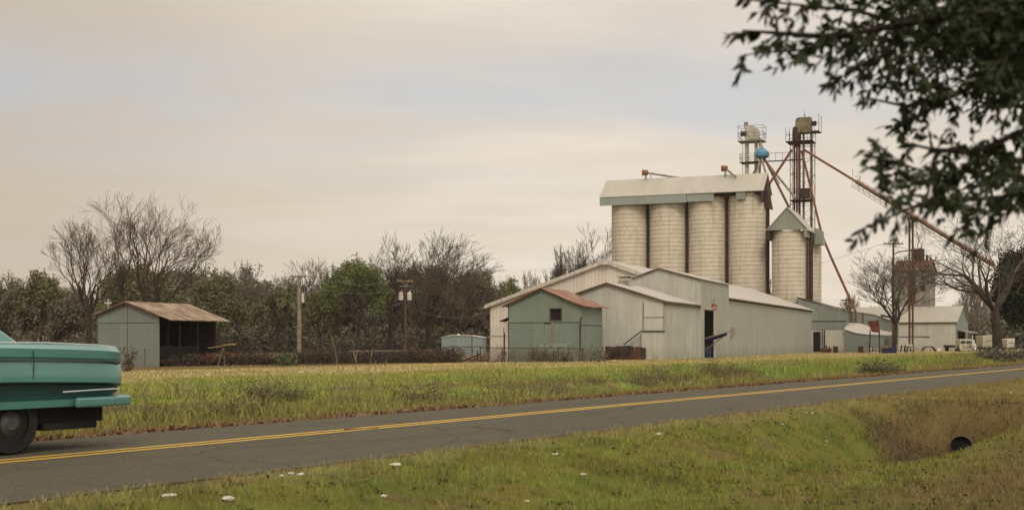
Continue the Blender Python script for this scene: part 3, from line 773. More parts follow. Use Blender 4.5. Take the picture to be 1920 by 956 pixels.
# motor heads and tubes on the ridge
for px, py, ex, ey, lab in ((1211, 324, 1276, 333, 'small yellow-brown motor head with a slanting tube on the silo roof, farther left'), (1360, 316, 1380, 331, 'small brown motor head on the silo roof near the pale elevator')):
    Yd = 172.0 - (px-1181)/2400*172*.4
    a_, b_ = P(px, py, Yd), P(ex, ey+1, Yd-1.2)
    t = thing('roof_auger', lab, 'auger', (a_.x, a_.y, 22.9))
    o_ = Vector((a_.x, a_.y, 22.9))
    MB().tube(a_-o_, b_-o_, .14).build('tube', M_galvd, t)
    MB().tube(Vector((-.5,0,a_.z-22.9)), Vector((.28,0,a_.z-22.9)), .40, .34, 10).build('motor_head', M_rust2, t)
    MB().tube((0,0,-.2), (0,0,a_.z-22.9), .13).tube((.85,0,-.2),(.6,0,a_.z-23.2), .05).build('stand', M_galvd, t)

# two more silos with their own small gable
S5 = (35.25, 162.0)
silo('separate cream silo with its own little gable roof, right of the row of four', S5, 2.33, 15.6)
S6 = off(S5, .75, 5.2)
silo('cream silo mostly hidden behind the separate gabled silo', S6, 2.33, 15.6)
gh = thing('silo_gable', 'small mossy grey gable roof on the separate silo', 'silo roof', (*S5, 0), YARD)
w_, l_, xr, ze, zp = 5.0, 8.2, 2.5, 15.25, 18.0
o5 = (-2.5, -2.55)
g = MB(); wall(g, (o5[0], o5[1]), (o5[0]+w_, o5[1]), ze-.05, [(0, ze+.02), (xr, zp-.05), (w_, ze+.02)]); g.build('gable_wall', M_mossy, gh)
gr = MB().prism([(q[0]-2.5, q[1]) for q in chevron(-.25, w_+.25, xr, ze-.28, ze-.28, zp, .09)], 'y', -2.75, -2.55+l_)
gr.build('roof', M_houseroof, gh)
MB().box(-2.72, -2.1, -2.4, 4.5, ze-1.1, ze-.15).build('side_panel', M_rustdk, gh)
MB().box(2.05, 2.5, -2.4, 5.2, ze-1.0, ze-.12).build('side_panel', M_galvd, gh)
MB().hexa([(2.6,2.4,ze-1.6),(3.7,2.4,ze-1.6),(3.7,4.4,ze-1.6),(2.6,4.4,ze-1.6),(2.6,2.4,ze+.6),(3.5,2.4,ze+.2),(3.5,4.4,ze+.2),(2.6,4.4,ze+.6)]).build('spout_box', M_mossy, gh)
MB().tube((2.62,-.4,ze-.2),(2.62,-.4,-.5), .25, n=10).tube((2.3,-1.3,ze-.2),(2.3,-1.3,-.5), .14).build('downpipe', M_rustdk, gh)

# ---- elevator towers
def ring_rail(mb, hx, hy, z0, h, r=.024, n=3):
    for zz_ in (z0+h*.5, z0+h):
        c = [(-hx,-hy,zz_),(hx,-hy,zz_),(hx,hy,zz_),(-hx,hy,zz_),(-hx,-hy,zz_)]
        mb.path(c, r, 5)
    for i in range(n+1):
        t = -1+2*i/n
        for q in ((t*hx,-hy),(t*hx,hy),(-hx,t*hy),(hx,t*hy)): mb.tube((*q, z0),(*q, z0+h), r, n=5)
def lattice(mb, hx, hy, z0, z1, step, r):
    cs = [(-hx,-hy),(hx,-hy),(hx,hy),(-hx,hy)]
    for c in cs: mb.tube((*c, z0), (*c, z1), r*1.5, n=6)
    z_ = z0; k = 0
    while z_ < z1-.1:
        zn = min(z1, z_+step)
        for i in range(4):
            a_, b_ = cs[i], cs[(i+1) % 4]
            mb.tube((*a_, zn), (*b_, zn), r*.8, n=4)
            if k % 2: a_, b_ = b_, a_
            mb.tube((*a_, z_), (*b_, zn), r*.55, n=4)
        z_ = zn; k += 1
# pale bucket elevator behind the silo roof
T1 = P(1410, 640, 177.0)
t1 = thing('bucket_elevator', 'pale galvanised bucket elevator with a rounded head and a railed platform', 'elevator', (T1.x, T1.y, 0), YARD)
z = lambda py, Y: CAM_Z+(HY-py)/F*Y
MB().box(-.95,-.47,-.25,.25,-.3,z(262,177)).box(.38,.80,-.25,.25,-.3,z(262,177)).build('leg', M_galv, t1)
hd = MB(); zb, zt2 = z(261,177), z(236,177)
pr = [(-.85,zb-.2),(.95,zb-.2)] + [(.95*math.cos(R(a_)) if a_ < 90 else -.85+.0, 0) for a_ in ()]
pr += [(.95+.0, zb+.9)] + [(.05+.9*math.cos(R(a_)), zb+.9+.85*math.sin(R(a_))) for a_ in range(15, 91, 15)] + [(-.85, zt2)]
hd.prism(pr, 'y', -.75, .75); hd.build('head', M_galv, t1)
MB().box(-1.05,-.55,-.35,.2,zt2-.3,zt2+.5).build('hood', M_galvd, t1)
MB().tube((-1.35,-.9,zb+.7),(-.6,-.9,zb+.7), .32, n=10).build('motor', M_rustdk, t1)
pf = MB().box(-1.75,1.75,-1.2,1.2,zb-.42,zb-.32); ring_rail(pf,1.72,1.17,zb-.32,1.15); ring_rail(pf,1.72,1.17,zb-.32,2.0,.03,1)
pf.build('platform', M_galvd, t1)
zl_ = z(333,177); z2 = z(306,177)
lw = MB().box(-1.5,1.5,-1.0,1.0,z2,z2+.1); ring_rail(lw,1.5,1.0,z2+.1,1.1); lw.bar((1.5,-.5,z2+.05),(7.2,-.5,z2+.05),.5,.1)
lw.path([(1.5,-.75,z2+1.1),(7.2,-.75,z2+1.1)], .03, 5)
for i in range(7): lw.tube((1.6+i*.9,-.75,z2+.1),(1.6+i*.9,-.75,z2+1.1), .025, n=4)
lw.build('walkway', M_rustdk, t1)
ld = MB().tube((-1.2,-.5,12),(-1.2,-.5,zb), .04, n=5).tube((1.1,-.5,12),(1.1,-.5,zb), .06, n=5)
ld.build('ladder', M_galvd, t1)
# blue distributor and the spouts below it
Dd = P(1429, 288, 174.5); dl = Vector((Dd.x, Dd.y, Dd.z))
dt = thing('distributor', 'bright blue conical grain distributor with spouts fanning below it', 'distributor', dl)
MB().lathe([(.02,.78),(.30,.72),(.62,.45),(.95,.12),(.95,-.35),(.70,-.62),(.25,-.72),(.02,-.72)], 20).build('drum', M_blue, dt, smooth=True)
MB().tube((0,0,.7), Vector((T1.x+1.0, T1.y-.4, zb)) - dl, .20).build('inlet_spout', M_galvd, dt)
for i, (px, py, Yd) in enumerate(((1479, 388, 166), (1492, 372, 170), (1416, 335, 172), (1424, 335, 176), (1438, 332, 172), (1410, 330, 177.5))):
    e_ = P(px, py, Yd)
    MB().tube(Vector((.25*math.cos(i), .25*math.sin(i), -.55)), e_-dl, .16 if i < 2 else .15).build('spout', M_rust if i < 1 else M_galvd, dt)
MB().tube(P(1436,300,174.5)-dl, P(1462,345,176)-dl, .06).build('brace', M_rustdk, dt)

# rusty lattice tower
T2 = P(1505, 640, 172.5)
t2 = thing('elevator_tower', 'tall rusty lattice elevator tower with a mossy drum head on top', 'elevator', (T2.x, T2.y, 0), YARD)
YD = 172.5
zp2 = z(268, YD); zh0, zh1 = z(249, YD), z(222, YD)
lt = MB(); lattice(lt, 1.42, 1.42, -.3, zp2, 2.0, .034); lt.build('lattice', M_rustdk, t2)
lg = MB().box(.0,.26,-.2,.2,3,zh0).box(1.0,1.32,-.2,.2,-.3,zh0); lg.build('leg', M_galvd, t2)
rp = MB()
for x_, y_, r_ in ((-.62,-.9,.13),(-.35,-.5,.17),(-1.05,-.2,.10)): rp.tube((x_,y_,10),(x_,y_,zp2+.6), r_)
rp.build('spout_pipe', M_rust, t2)
hd = MB(); pr = [(-.85,zh0-.1),(1.15,zh0-.1),(1.15,zh1)] + [(-.35+.5*math.cos(R(a_)), zh1-.5+.5*math.sin(R(a_))) for a_ in range(90, 181, 15)]
hd.prism(pr, 'y', -.8, .8); hd.build('head', plain('mossy_rust', (.20,.175,.11), .85, .5, 1.0, c2=(.09,.06,.035)), t2)
MB().tube((1.3,-.6,zh1-.9),(1.9,-.6,zh1-.9), .33, n=10).build('motor', M_rustdk, t2)
MB().tube((-.70,-.3,zp2+.3),(-.70,-.3,zp2+2.0), .55, n=12).tube((-.7,-.3,zp2+2.0),(-.7,-.3,zp2+2.4), .55,.2, n=12).tube((-.7,-.3,zp2-.6),(-.7,-.3,zp2+.3), .2,.55, n=12).build('distributor_drum', M_rustdk, t2)
pf = MB().box(-2.0,1.5,-1.55,1.55,zp2,zp2+.12)
for x_ in (-2.0,-1.55,-1.1,.9,1.5):
    for y_ in (-1.55,1.55): pf.tube((x_,y_,zp2),(x_,y_,zp2+1.9), .03, n=4)
pf.path([(-2.0,-1.55,zp2+.9),(1.5,-1.55,zp2+.9)], .03, 4); pf.path([(-2.0,1.55,zp2+.9),(1.5,1.55,zp2+.9)], .03, 4)
pf.path([(-2.0,-1.55,zp2+1.2),(-2.0,1.55,zp2+1.2)], .03, 4)
z3 = z(250, YD); pf.box(1.2,2.3,-1.1,1.1,z3,z3+.08); pf.tube((2.3,-1.1,z3),(2.3,-1.1,z3+2.3), .035, n=4).tube((2.3,1.1,z3),(2.3,1.1,z3+2.3), .035, n=4).tube((1.7,-1.1,z3),(1.7,-1.1,z3+1.2), .03, n=4)
pf.path([(1.3,-1.1,z3+1.1),(2.3,-1.1,z3+1.1)], .03, 4); pf.tube((1.45,-1.4,zp2+.5),(2.3,-1.1,z3), .04, n=4)
pf.build('platform', M_rustdk, t2); pf = MB()
z4 = z(376, YD); pf.box(-1.5,1.5,-1.5,1.5,z4-.1,z4); pf.path([(-1.5,-1.5,z4+1),(1.5,-1.5,z4+1)], .03, 4)
pf.build('platform', M_rustdk, t2)
MB().box(-.2,1.1,-1.75,-.9,z4+.1,z4+1.45).build('control_box', M_rustdk, t2)
MB().tube((.25,0,zh1),(.25,0,zh1+1.0), .02, n=4).tube((.05,0,zh1),(.25,0,zh1+.6), .02, n=4).tube((.45,0,zh1),(.25,0,zh1+.6), .02, n=4).build('lightning_rod', M_rustdk, t2)
lb = MB()
for x_ in (-1.1,-.75): lb.tube((x_,-1.6,5),(x_,-1.6,zp2+1), .03, n=4)
for j in range(55): lb.tube((-1.1,-1.6,6+j*.4),(-.75,-1.6,6+j*.4), .02, n=4)
lb.build('ladder', M_rustdk, t2)
# spouts leaving the tower
def pipe(name, lab, cat, pts, r, mat, n=8, grp=None):
    o_ = pts[0]; ob = MB().path([p-o_ for p in pts], r, n).build(name, mat, None, o_, smooth=False)
    return tag(ob, lab, cat, grp)
pipe('grain_spout', 'rusty spout slanting down from the lattice tower to the long silo roof', 'spout', [P(1484,282,171.5), P(1442,346,166.5)], .17, M_rust)
dn = pipe('grain_spout', 'long rusty spout dropping right from the lattice tower to the green annex', 'spout', [P(1503,283,171.5), P(1520,352,170), P(1541,441,167.5), P(1560,486,165), P(1604,583,160)], .16, M_rust2)
br = MB().path([P(1576,563,162)-P(1503,283,171.5), P(1600,561,161.5)-P(1503,283,171.5), P(1600,572,161.5)-P(1503,283,171.5)], .07, 5); br.build('bracket', M_rust2, dn); br = MB().path([P(1591,584,161)-P(1503,283,171.5), P(1599,578,160.5)-P(1503,283,171.5)], .05, 5)
br.build('bracket', M_rust2, dn)
# the long conveyor to the right
c0, c1 = P(1509,282,171), P(1708,403,150)
dirv = (c1-c0); c2 = c0+dirv*1.62
cv = thing('long_conveyor', 'long slanting rust-coloured conveyor tube with a cable truss, from the tower down to the right', 'conveyor', c0)
MB().tube((0,0,0), dirv*.52, .16).tube(dirv*.52, dirv*1.62, .26, .26).build('tube', M_rust2, cv)
u_ = dirv.normalized(); sd_ = u_.cross(Vector((0,0,1))).normalized(); up = sd_.cross(u_).normalized()
tr = MB()
for s_ in (-.35,.35):
    tr.tube(dirv*.50+sd_*s_-up*.7, dirv*1.62+sd_*s_-up*.7, .035, n=5); tr.tube(dirv*.50+sd_*s_+up*.25, dirv*1.62+sd_*s_+up*.25, .03, n=5)
    for k in range(23):
        t_ = .5+k*.05; tr.tube(dirv*t_+sd_*s_+up*.25, dirv*(t_+.025)+sd_*s_-up*.7, .022, n=4); tr.tube(dirv*(t_+.05)+sd_*s_+up*.25, dirv*(t_+.025)+sd_*s_-up*.7, .022, n=4)
tr.tube(dirv*.5-up*.7, dirv*.46+up*1.2, .03, n=4).tube(dirv*.54, dirv*.54+up*.9, .05, n=4).tube(dirv*.5+up*.5, dirv*.54+up*.9, .03, n=4)
tr.build('truss', M_galvd, cv)
sp = thing('conveyor_support', 'pair of tall dark red posts holding up the long conveyor', 'support', (c1.x, c1.y, 0))
for k, s_ in enumerate((-.17, .21)):
    MB().tube((s_,0,-.4),(s_,0,c1.z-.2), .125, n=8).build('post', M_rust, sp)
MB().box(-.4,.45,-.15,.15,c1.z-.6,c1.z-.25).build('saddle', M_rust, sp)
for h_ in (3, 8, 12): MB().bar((-.17,0,h_),(.21,0,h_),.1,.1).build('cross_tie', M_rust, sp)

# ---- blue field auger poking out of the doorway
A0 = P(1312, 641, 100.6); A1 = P(1375, 620, 97.2)
ag = thing('grain_auger', 'blue and grey grain auger sticking out of the black doorway', 'auger', (A0.x, A0.y, 0))
o_ = Vector((A0.x, A0.y, 0)); d_ = A1-A0
MB().tube(A0-o_+Vector((0,0,.12)), A1-o_+Vector((0,0,.05)), .075).build('tube', M_galv, ag)
MB().bar(A0-o_+d_*.15-Vector((0,0,.12)), A0-o_+d_*.80-Vector((0,0,.08)), .12, .20).build('beam', M_navy, ag)
MB().tube(P(1318,659,100)-o_, A0-o_+d_*.78-Vector((0,0,.1)), .045).build('brace', M_galvd, ag)
MB().box(A1.x-o_.x-.12, A1.x-o_.x+.22, A1.y-o_.y-.15, A1.y-o_.y+.15, A1.z-.22, A1.z+.25).build('head', M_galvd, ag)
MB().hexa([(A1.x-o_.x-.25,A1.y-o_.y-.1,A1.z-.75),(A1.x-o_.x-.12,A1.y-o_.y-.1,A1.z-.75),(A1.x-o_.x-.12,A1.y-o_.y+.1,A1.z-.75),(A1.x-o_.x-.25,A1.y-o_.y+.1,A1.z-.75),(A1.x-o_.x-.12,A1.y-o_.y-.1,A1.z-.2),(A1.x-o_.x+.1,A1.y-o_.y-.1,A1.z-.2),(A1.x-o_.x+.1,A1.y-o_.y+.1,A1.z-.2),(A1.x-o_.x-.12,A1.y-o_.y+.1,A1.z-.2)]).build('spout', M_galvd, ag)
MB().box(-.1, 1.0, .5, 1.7, -.25, .9).build('drive_box', M_navy, ag)

# ---- annex right of the warehouse
N0_ = P(1519, 640, 158.0)
an = thing('annex_shed', 'weathered green tin annex with a dark doorway, just right of the warehouse end', 'shed', (N0_.x, N0_.y, 0), YARD)
wa = 4.35
wall(MB(), (-1.5,0), (wa,0), 2.75, [(0,6.7),(wa+1.5,5.0)]).build('upper_wall', M_gcorr, an)
wall(MB(), (-1.5,.085), (wa,.085), -.8, [(0,2.745),(wa+1.5,2.745)], [(1.85,2.75,-.8,2.5)]).build('lower_wall', M_white, an)
wall(MB(), (wa,.01), (wa,7), -.8, [(0,5.0),(7,5.0)]).build('side_wall', M_gcorr, an)
MB().hexa([(-1.6,-.15,6.74),(wa+.15,-.15,5.0),(wa+.15,7.2,5.0),(-1.6,7.2,6.74),(-1.6,-.15,6.82),(wa+.15,-.15,5.08),(wa+.15,7.2,5.08),(-1.6,7.2,6.82)]).build('roof', M_trim, an)
MB().box(-1.5, wa+.05, -.05, -.003, 3.75, 3.83).build('seam', M_rustdk, an)
MB().box(.25, 1.4, .3, .34, -.8, 2.6).build('doorway', M_black, an)  # black sheet behind the door hole stands for inner shade
MB().box(1.45,1.53,-.1,-.003,-.8,2.7).box(1.7,1.78,-.1,-.003,-.8,2.7).build('door_post', M_rustdk, an)
# back wing and white low building
an2 = thing('low_shed', 'low white tin shed with a sagging white roof, below the green annex', 'shed', (N0_.x, N0_.y, 0), YARD)
fr_ = [(0, 2.76), (2.2, 2.55), (4.0, 2.10), (6.6, 1.9), (8.2, 1.85)]
wall(MB(), (wa+.1,-1.2), (wa+4.6,-1.2), -.8, [(0,2.65),(1.6,2.25),(3,2.05),(4.5,2.0)]).build('front_wall', M_barnblu, an2)
wall(MB(), (1.9,-.45), (wa+.1,-.45), -.8, [(0,2.7),(wa-1.8,2.7)]).build('front_wall', M_white, an2)
vs, fs = [], []
top_ = [(wa-.1, 3.55), (wa+1.3, 3.5), (wa+2.6, 3.1), (wa+4.0, 2.6), (wa+5.3, 2.35)]
bot_ = [(wa-.1, 2.75), (wa+1.3, 2.30), (wa+2.6, 2.12), (wa+4.0, 2.08), (wa+5.3, 2.0)]
rb = MB()
for (x0,za),(x1,zb_),(xb0,zc),(xb1,zd) in zip(top_, top_[1:], bot_, bot_[1:]):
    rb.hexa([(xb0,-1.35,zc),(xb1,-1.35,zd),(x1,2.2,zb_),(x0,2.2,za),(xb0,-1.35,zc+.07),(xb1,-1.35,zd+.07),(x1,2.2,zb_+.07),(x0,2.2,za+.07)])
rb.build('roof', M_roof, an2)
an3 = thing('back_wing', 'pale green tin wing with curled roof edge behind the low white shed', 'shed', (N0_.x, N0_.y, 0), YARD)
wall(MB(), (wa+.1,3.2), (wa+5.4,3.2), -.8, [(0,5.05),(2.8,4.7),(4.4,4.05),(5.3,3.85)]).build('front_wall', M_gcorr, an3)
wall(MB(), (wa+5.4,3.2), (wa+5.4,9), -.8, [(0,3.85),(5.8,3.85)]).build('side_wall', M_gcorr, an3)
MB().hexa([(wa+.1,3.1,5.10),(wa+4.0,3.1,4.32),(wa+4.0,9,4.32),(wa+.1,9,5.10),(wa+.1,3.1,5.14),(wa+4.0,3.1,4.36),(wa+4.0,9,4.36),(wa+.1,9,5.14)]).build('roof', M_mossy, an3)
MB().hexa([(wa+3.8,2.6,4.35),(wa+5.9,2.6,4.0),(wa+5.9,5,4.0),(wa+3.8,5,4.35),(wa+3.8,2.6,4.65),(wa+5.9,2.6,4.14),(wa+5.9,5,4.14),(wa+3.8,5,4.65)]).build('curled_sheet', M_rustdk, an3)
MB().box(wa+.25,wa+.4,3.05,3.17,2.8,5.0).box(wa+.7,wa+.85,3.05,3.17,2.8,5.0).box(wa+1.6,wa+1.68,3.05,3.17,2.8,4.9).build('rust_strip', M_rust2, an3)

# ---- right-hand barn and its old elevator tower
ang = R(60)
C0 = P(1793, 640, 180.0)
rbn = thing('white_barn', 'white metal barn with a pale gable roof, beneath the old grey elevator tower', 'barn', (C0.x, C0.y, 0), ang)
w_, l_, xr, ze, zp = 8.6, 15.5, 4.3, 4.1, 6.3
wall(MB(), (0,0), (w_,0), -.6, [(0,ze),(xr,zp),(w_,ze)], [(1.2,6.4,-.6,2.7)]).build('gable_wall', M_barnblu, rbn)
wall(MB(), (0,l_), (0,.082), -.6, [(0,ze),(l_,ze)]).build('front_wall', M_white, rbn)
wall(MB(), (w_,.082), (w_,l_), -.6, [(0,ze),(l_,ze)]).build('back_wall', M_white, rbn)
roof(rbn, w_, l_, xr, ze, ze, zp, .25, .2, .07, tin('pale_weathered_roof', (.37,.345,.285), axis='y', streak=.4, stain=(.30,.265,.20), rust=.12))
MB().box(-.10,-.02,3.6,l_,1.92,2.02).build('door_track', M_rustdk, rbn)
MB().box(-.06,-.004,4.6,8.6,-.3,1.9).build('sliding_door', M_white, rbn)
MB().box(-.26,-.2,-.2,l_,ze-.22,ze-.12).build('eave_trim', M_trim, rbn)
MB().hexa([(.8,-1.8,2.5),(7,-1.8,2.5),(7,-.01,2.85),(.8,-.01,2.85),(.8,-1.8,2.58),(7,-1.8,2.58),(7,-.01,2.93),(.8,-.01,2.93)]).build('porch_roof', M_mossy, rbn)
MB().box(1.0,6.6,1.5,1.6,-.6,2.7).build('doorway', M_black, rbn)  # black sheet set back in the doorway as painted shade
K0 = P(1742, 640, 187.0)
old = thing('old_elevator', 'old grey timber elevator tower with a red roof and a dark box on top', 'elevator', (K0.x, K0.y, 0), ang)
w_, l_, ze, zp = 4.2, 5.0, z(505,187), z(487,187)
wall(MB(), (0,0), (w_,0), -.5, [(0,ze),(w_/2,zp),(w_,ze)]).build('end_wall', M_darkwood, old)
wall(MB(), (0,l_), (0,.082), -.5, [(0,ze),(l_,ze)]).build('front_wall', M_darkwood, old)
wall(MB(), (w_,.082), (w_,l_), -.5, [(0,ze),(l_,ze)]).build('back_wall', M_darkwood, old)
wall(MB(), (w_,l_), (0,l_), -.5, [(0,ze),(w_/2,zp),(w_,ze)]).build('end_wall', M_darkwood, old)
roof(old, w_, l_, w_/2, ze, ze, zp, .3, .2, .08, M_redroof)
MB().box(-.16,-.004,2.0,2.9,7.0,ze-.3).build('hoist_shaft', M_rustdk, old)
MB().box(-.05,-.004,.5,1.2,8.6,9.6).build('shutter', M_rustdk, old)
zq = z(575,187)
MB().hexa([(-1.9,-.6,zq-.5),(-1.9,l_+.6,zq-.5),(0,l_+.3,zq),(0,-.3,zq),(-1.9,-.6,zq-.42),(-1.9,l_+.6,zq-.42),(0,l_+.3,zq+.1),(0,-.3,zq+.1)]).build('skirt_roof', M_redroof, old)
wall(MB(), (-1.6,l_+.4), (-1.6,-.4), -.5, [(0,zq-.55),(l_+.8,zq-.55)]).build('skirt_wall', M_fascia, old)
hx = MB().box(1.5,3.0,1.3,2.9,z(487,187)+.2,z(464,187)); hx.build('head_box', M_rustdk, old)
gp = MB().path([(1.5,2.2,z(468,187)),(1.4,3.2,z(467,187)),(1.2,4.6,z(469,187)),(1.0,5.3,z(474,187)),(.9,5.5,z(482,187)),(.9,5.55,4)], .09, 6)
gp.path([(-.1,1.2,zp-.1),(-.1,5.4,zp-.1)], .04, 5)
for k in range(6): gp.tube((-.1,1.3+k*.8,ze),(-.1,1.3+k*.8,zp-.1), .03, n=4)
gp.build('gooseneck_pipe', M_rustdk, old)
bits = MB()
for k in range(5): bits.tube((2.1,.2+k*.55,zp),(2.1,.2+k*.55,zp+.5+.3*(k % 2)), .16, n=6)
bits.bar((2.1,.1,zp+.7),(2.1,2.8,zp+.9),.12,.12); bits.build('roof_gear', M_rustdk, old)

# ---- open-sided shed on the left
L0 = (-22.9-4.95*TC, 83+4.95*TS)
os_ = thing('open_shed', 'weathered tin shed with a rust-stained roof, open on its right side', 'shed', (*L0, 0), YARD)
w_, l_, xr = 4.95, 6.3, 2.45
ze, zp, zr = 3.05, 3.86, 2.62
wr = 7.0                                                  # the roof runs on past the open side
wall(MB(), (0,0), (w_,0), -.9, [(0,ze),(xr,zp),(w_,3.0)]).build('gable_wall', M_barnblu, os_)
wall(MB(), (0,l_), (0,.082), -.9, [(0,ze),(l_,ze)]).build('side_wall', M_barnblu, os_)
wall(MB(), (w_,l_), (0,l_), -.9, [(0,3.0),(w_-xr,zp),(w_,ze)]).build('back_wall', M_shadeboard, os_)
MB().box(.10, .14, .1, l_-.1, -.8, 2.9).box(.14, w_-.05, .09, .13, -.8, 2.85).box(.14, w_-.05, l_-.16, l_-.12, -.8, 2.85).build('lining', M_shadeboard, os_)  # dark lining added to put shade into the open shed
MB().box(.14, w_-.3, .14, l_-.2, 2.62, 2.66).build('loft_floor', M_shadeboard, os_)
sl = (zp-3.0)/(w_-xr)
MB().prism([(-.25,ze-.03),(xr,zp+.02),(6.0,zp+.02-sl*(6.0-xr)),(6.0,zp+.07-sl*(6.0-xr)),(xr,zp+.08),(-.25,ze+.03)], 'y', -.25, l_+.3).build('roof', M_tanroof, os_)
rake(os_, w_, xr, ze, 3.0, zp, -.25, M_trim, oh=.2, ht=.10)
for yy in (2.2, 4.2, l_-.1): MB().box(w_-.12, w_, yy, yy+.12, -.9, 2.95).build('post', M_shadeboard, os_)
MB().box(w_-1.2, w_-1.1, .2, l_-.2, -.9, 1.0).box(w_-1.2, w_-1.1, 2.3, 2.6, 1.0, 2.6).build('stall_board', M_shadeboard, os_)
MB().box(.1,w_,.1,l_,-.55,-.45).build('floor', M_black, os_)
MB().box(.0, w_, -.016, -.003, 2.5, 2.53).box(2.45,2.48,-.016,-.003,-.9,3.7).build('sheet_seam', M_rustdk, os_)
# ------------------------------------------------------------------ trees
UP = np.array([0, 0, 1.0])
def skeleton(seed, levels=5, kids=4, trunk=.3, spread=38, up=.10, wob=.11, multi=1):
    r_ = random.Random(seed); segs = []; tips = []
    def rv(): return Vector((r_.gauss(0,1), r_.gauss(0,1), r_.gauss(0,1)))
    def grow(p, d, L, r, lv):
        ns = 4 if lv < 2 else 3; r1 = r*(.62 if lv else .72)
        for i in range(ns):
            d = (d + rv()*wob*(.5 if lv == 0 else 1) + Vector((0,0,up if lv else .1))).normalized()
            q = p + d*(L/ns); a0 = r+(r1-r)*i/ns; a1 = r+(r1-r)*(i+1)/ns
            segs.append((*p, *q, a0, a1, lv)); p = q
            if lv >= levels-2: tips.append((*q, lv))
            if 0 < lv < levels and i > 0 and i < ns-1:
                for _ in range(1): child(p, d, L, a1, lv)
        if lv < levels:
            for _ in range(kids if lv == 0 else 2): child(p, d, L, r1, lv, lv == 0)
    def child(p, d, L, r, lv, first=False):
        ax = rv(); ax = (ax - d*ax.dot(d)).normalized()
        a = R(r_.uniform(.55, 1.25)*spread)
        nd = (d*math.cos(a) + ax*math.sin(a)).normalized()
        grow(p, nd, L*r_.uniform(.58, .82)*(1.25 if first else 1), r*r_.uniform(.60, .84), lv+1)
    for k in range(multi):
        d0 = Vector((0,0,1)) if multi == 1 else Vector((math.cos(k*2.4)*.3, math.sin(k*2.4)*.3, 1)).normalized()
        grow(Vector((0,0,0)), d0, trunk*3.0, .16, 0)
    A = np.array(segs, float); T = np.array(tips, float)
    zm = A[:, 5].max(); A[:, [2,5]] /= zm; T[:, 2] /= zm
    cx = A[:, 3].mean()*.6; cy = A[:, 4].mean()*.6
    rad = np.percentile(np.hypot(A[:, 3], A[:, 4]), 96)
    for c in (0, 3): A[:, c] /= rad
    for c in (1, 4): A[:, c] /= rad
    T[:, 0] /= rad; T[:, 1] /= rad
    return A, T                        # unit height, unit radius
def tubes_np(A, W, Hh, rk, rmin, n=3):
    p0 = A[:, 0:3]*[W/2, W/2, Hh]; p1 = A[:, 3:6]*[W/2, W/2, Hh]
    r0 = np.maximum(A[:, 6]*rk, rmin); r1 = np.maximum(A[:, 7]*rk, rmin*.8)
    d = p1-p0; L = np.linalg.norm(d, axis=1, keepdims=True); d = d/np.maximum(L, 1e-6)
    p1 = p1 + d*r1[:, None]*.3
    ref = np.where(np.abs(d[:, 2:3]) < .9, np.array([[0,0,1.0]]), np.array([[1.0,0,0]]))
    x = np.cross(d, ref); x /= np.linalg.norm(x, axis=1, keepdims=True); y = np.cross(x, d)
    k = np.arange(n)*2*np.pi/n; c, s = np.cos(k), np.sin(k)
    ring = x[:, None, :]*c[None, :, None] + y[:, None, :]*s[None, :, None]
    a = p0[:, None, :] + ring*r0[:, None, None]; b = p1[:, None, :] + ring*r1[:, None, None]
    V = np.concatenate([a, b], 1).reshape(-1, 3)
    base = (np.arange(len(A))*2*n)[:, None]; i = np.arange(n)[None, :]; j = (i+1) % n
    Fq = np.stack([base+i, base+j, base+n+j, base+n+i], -1).reshape(-1, 4)
    return V, Fq
def leaves_np(T, W, Hh, size, per, scat, seed, zlo=0.0, ragged=.35):
    g = np.random.default_rng(seed)
    T = T[T[:, 2] > zlo]
    if ragged:                                         # whole clumps missing, so the crown has holes
        cell = vnoise(T[:, 0]*2.6+9, T[:, 1]*2.6+T[:, 2]*5.5, seed)
        T = T[cell > ragged]
    c = np.repeat(T[:, :3]*[W/2, W/2, Hh], per, 0)
    c = c + g.normal(0, scat, c.shape)
    n = len(c); a = g.normal(size=(n, 3)); a /= np.linalg.norm(a, axis=1, keepdims=True)
    b = g.normal(size=(n, 3)); b -= a*(a*b).sum(1, keepdims=True); b /= np.linalg.norm(b, axis=1, keepdims=True)
    s = size*g.uniform(.5, 1.3, (n, 1))
    V = np.stack([c-a*s, c+b*s*.55, c+a*s, c-b*s*.55], 1).reshape(-1, 3)
    return V, np.arange(n*4).reshape(-1, 4)
MC = {}
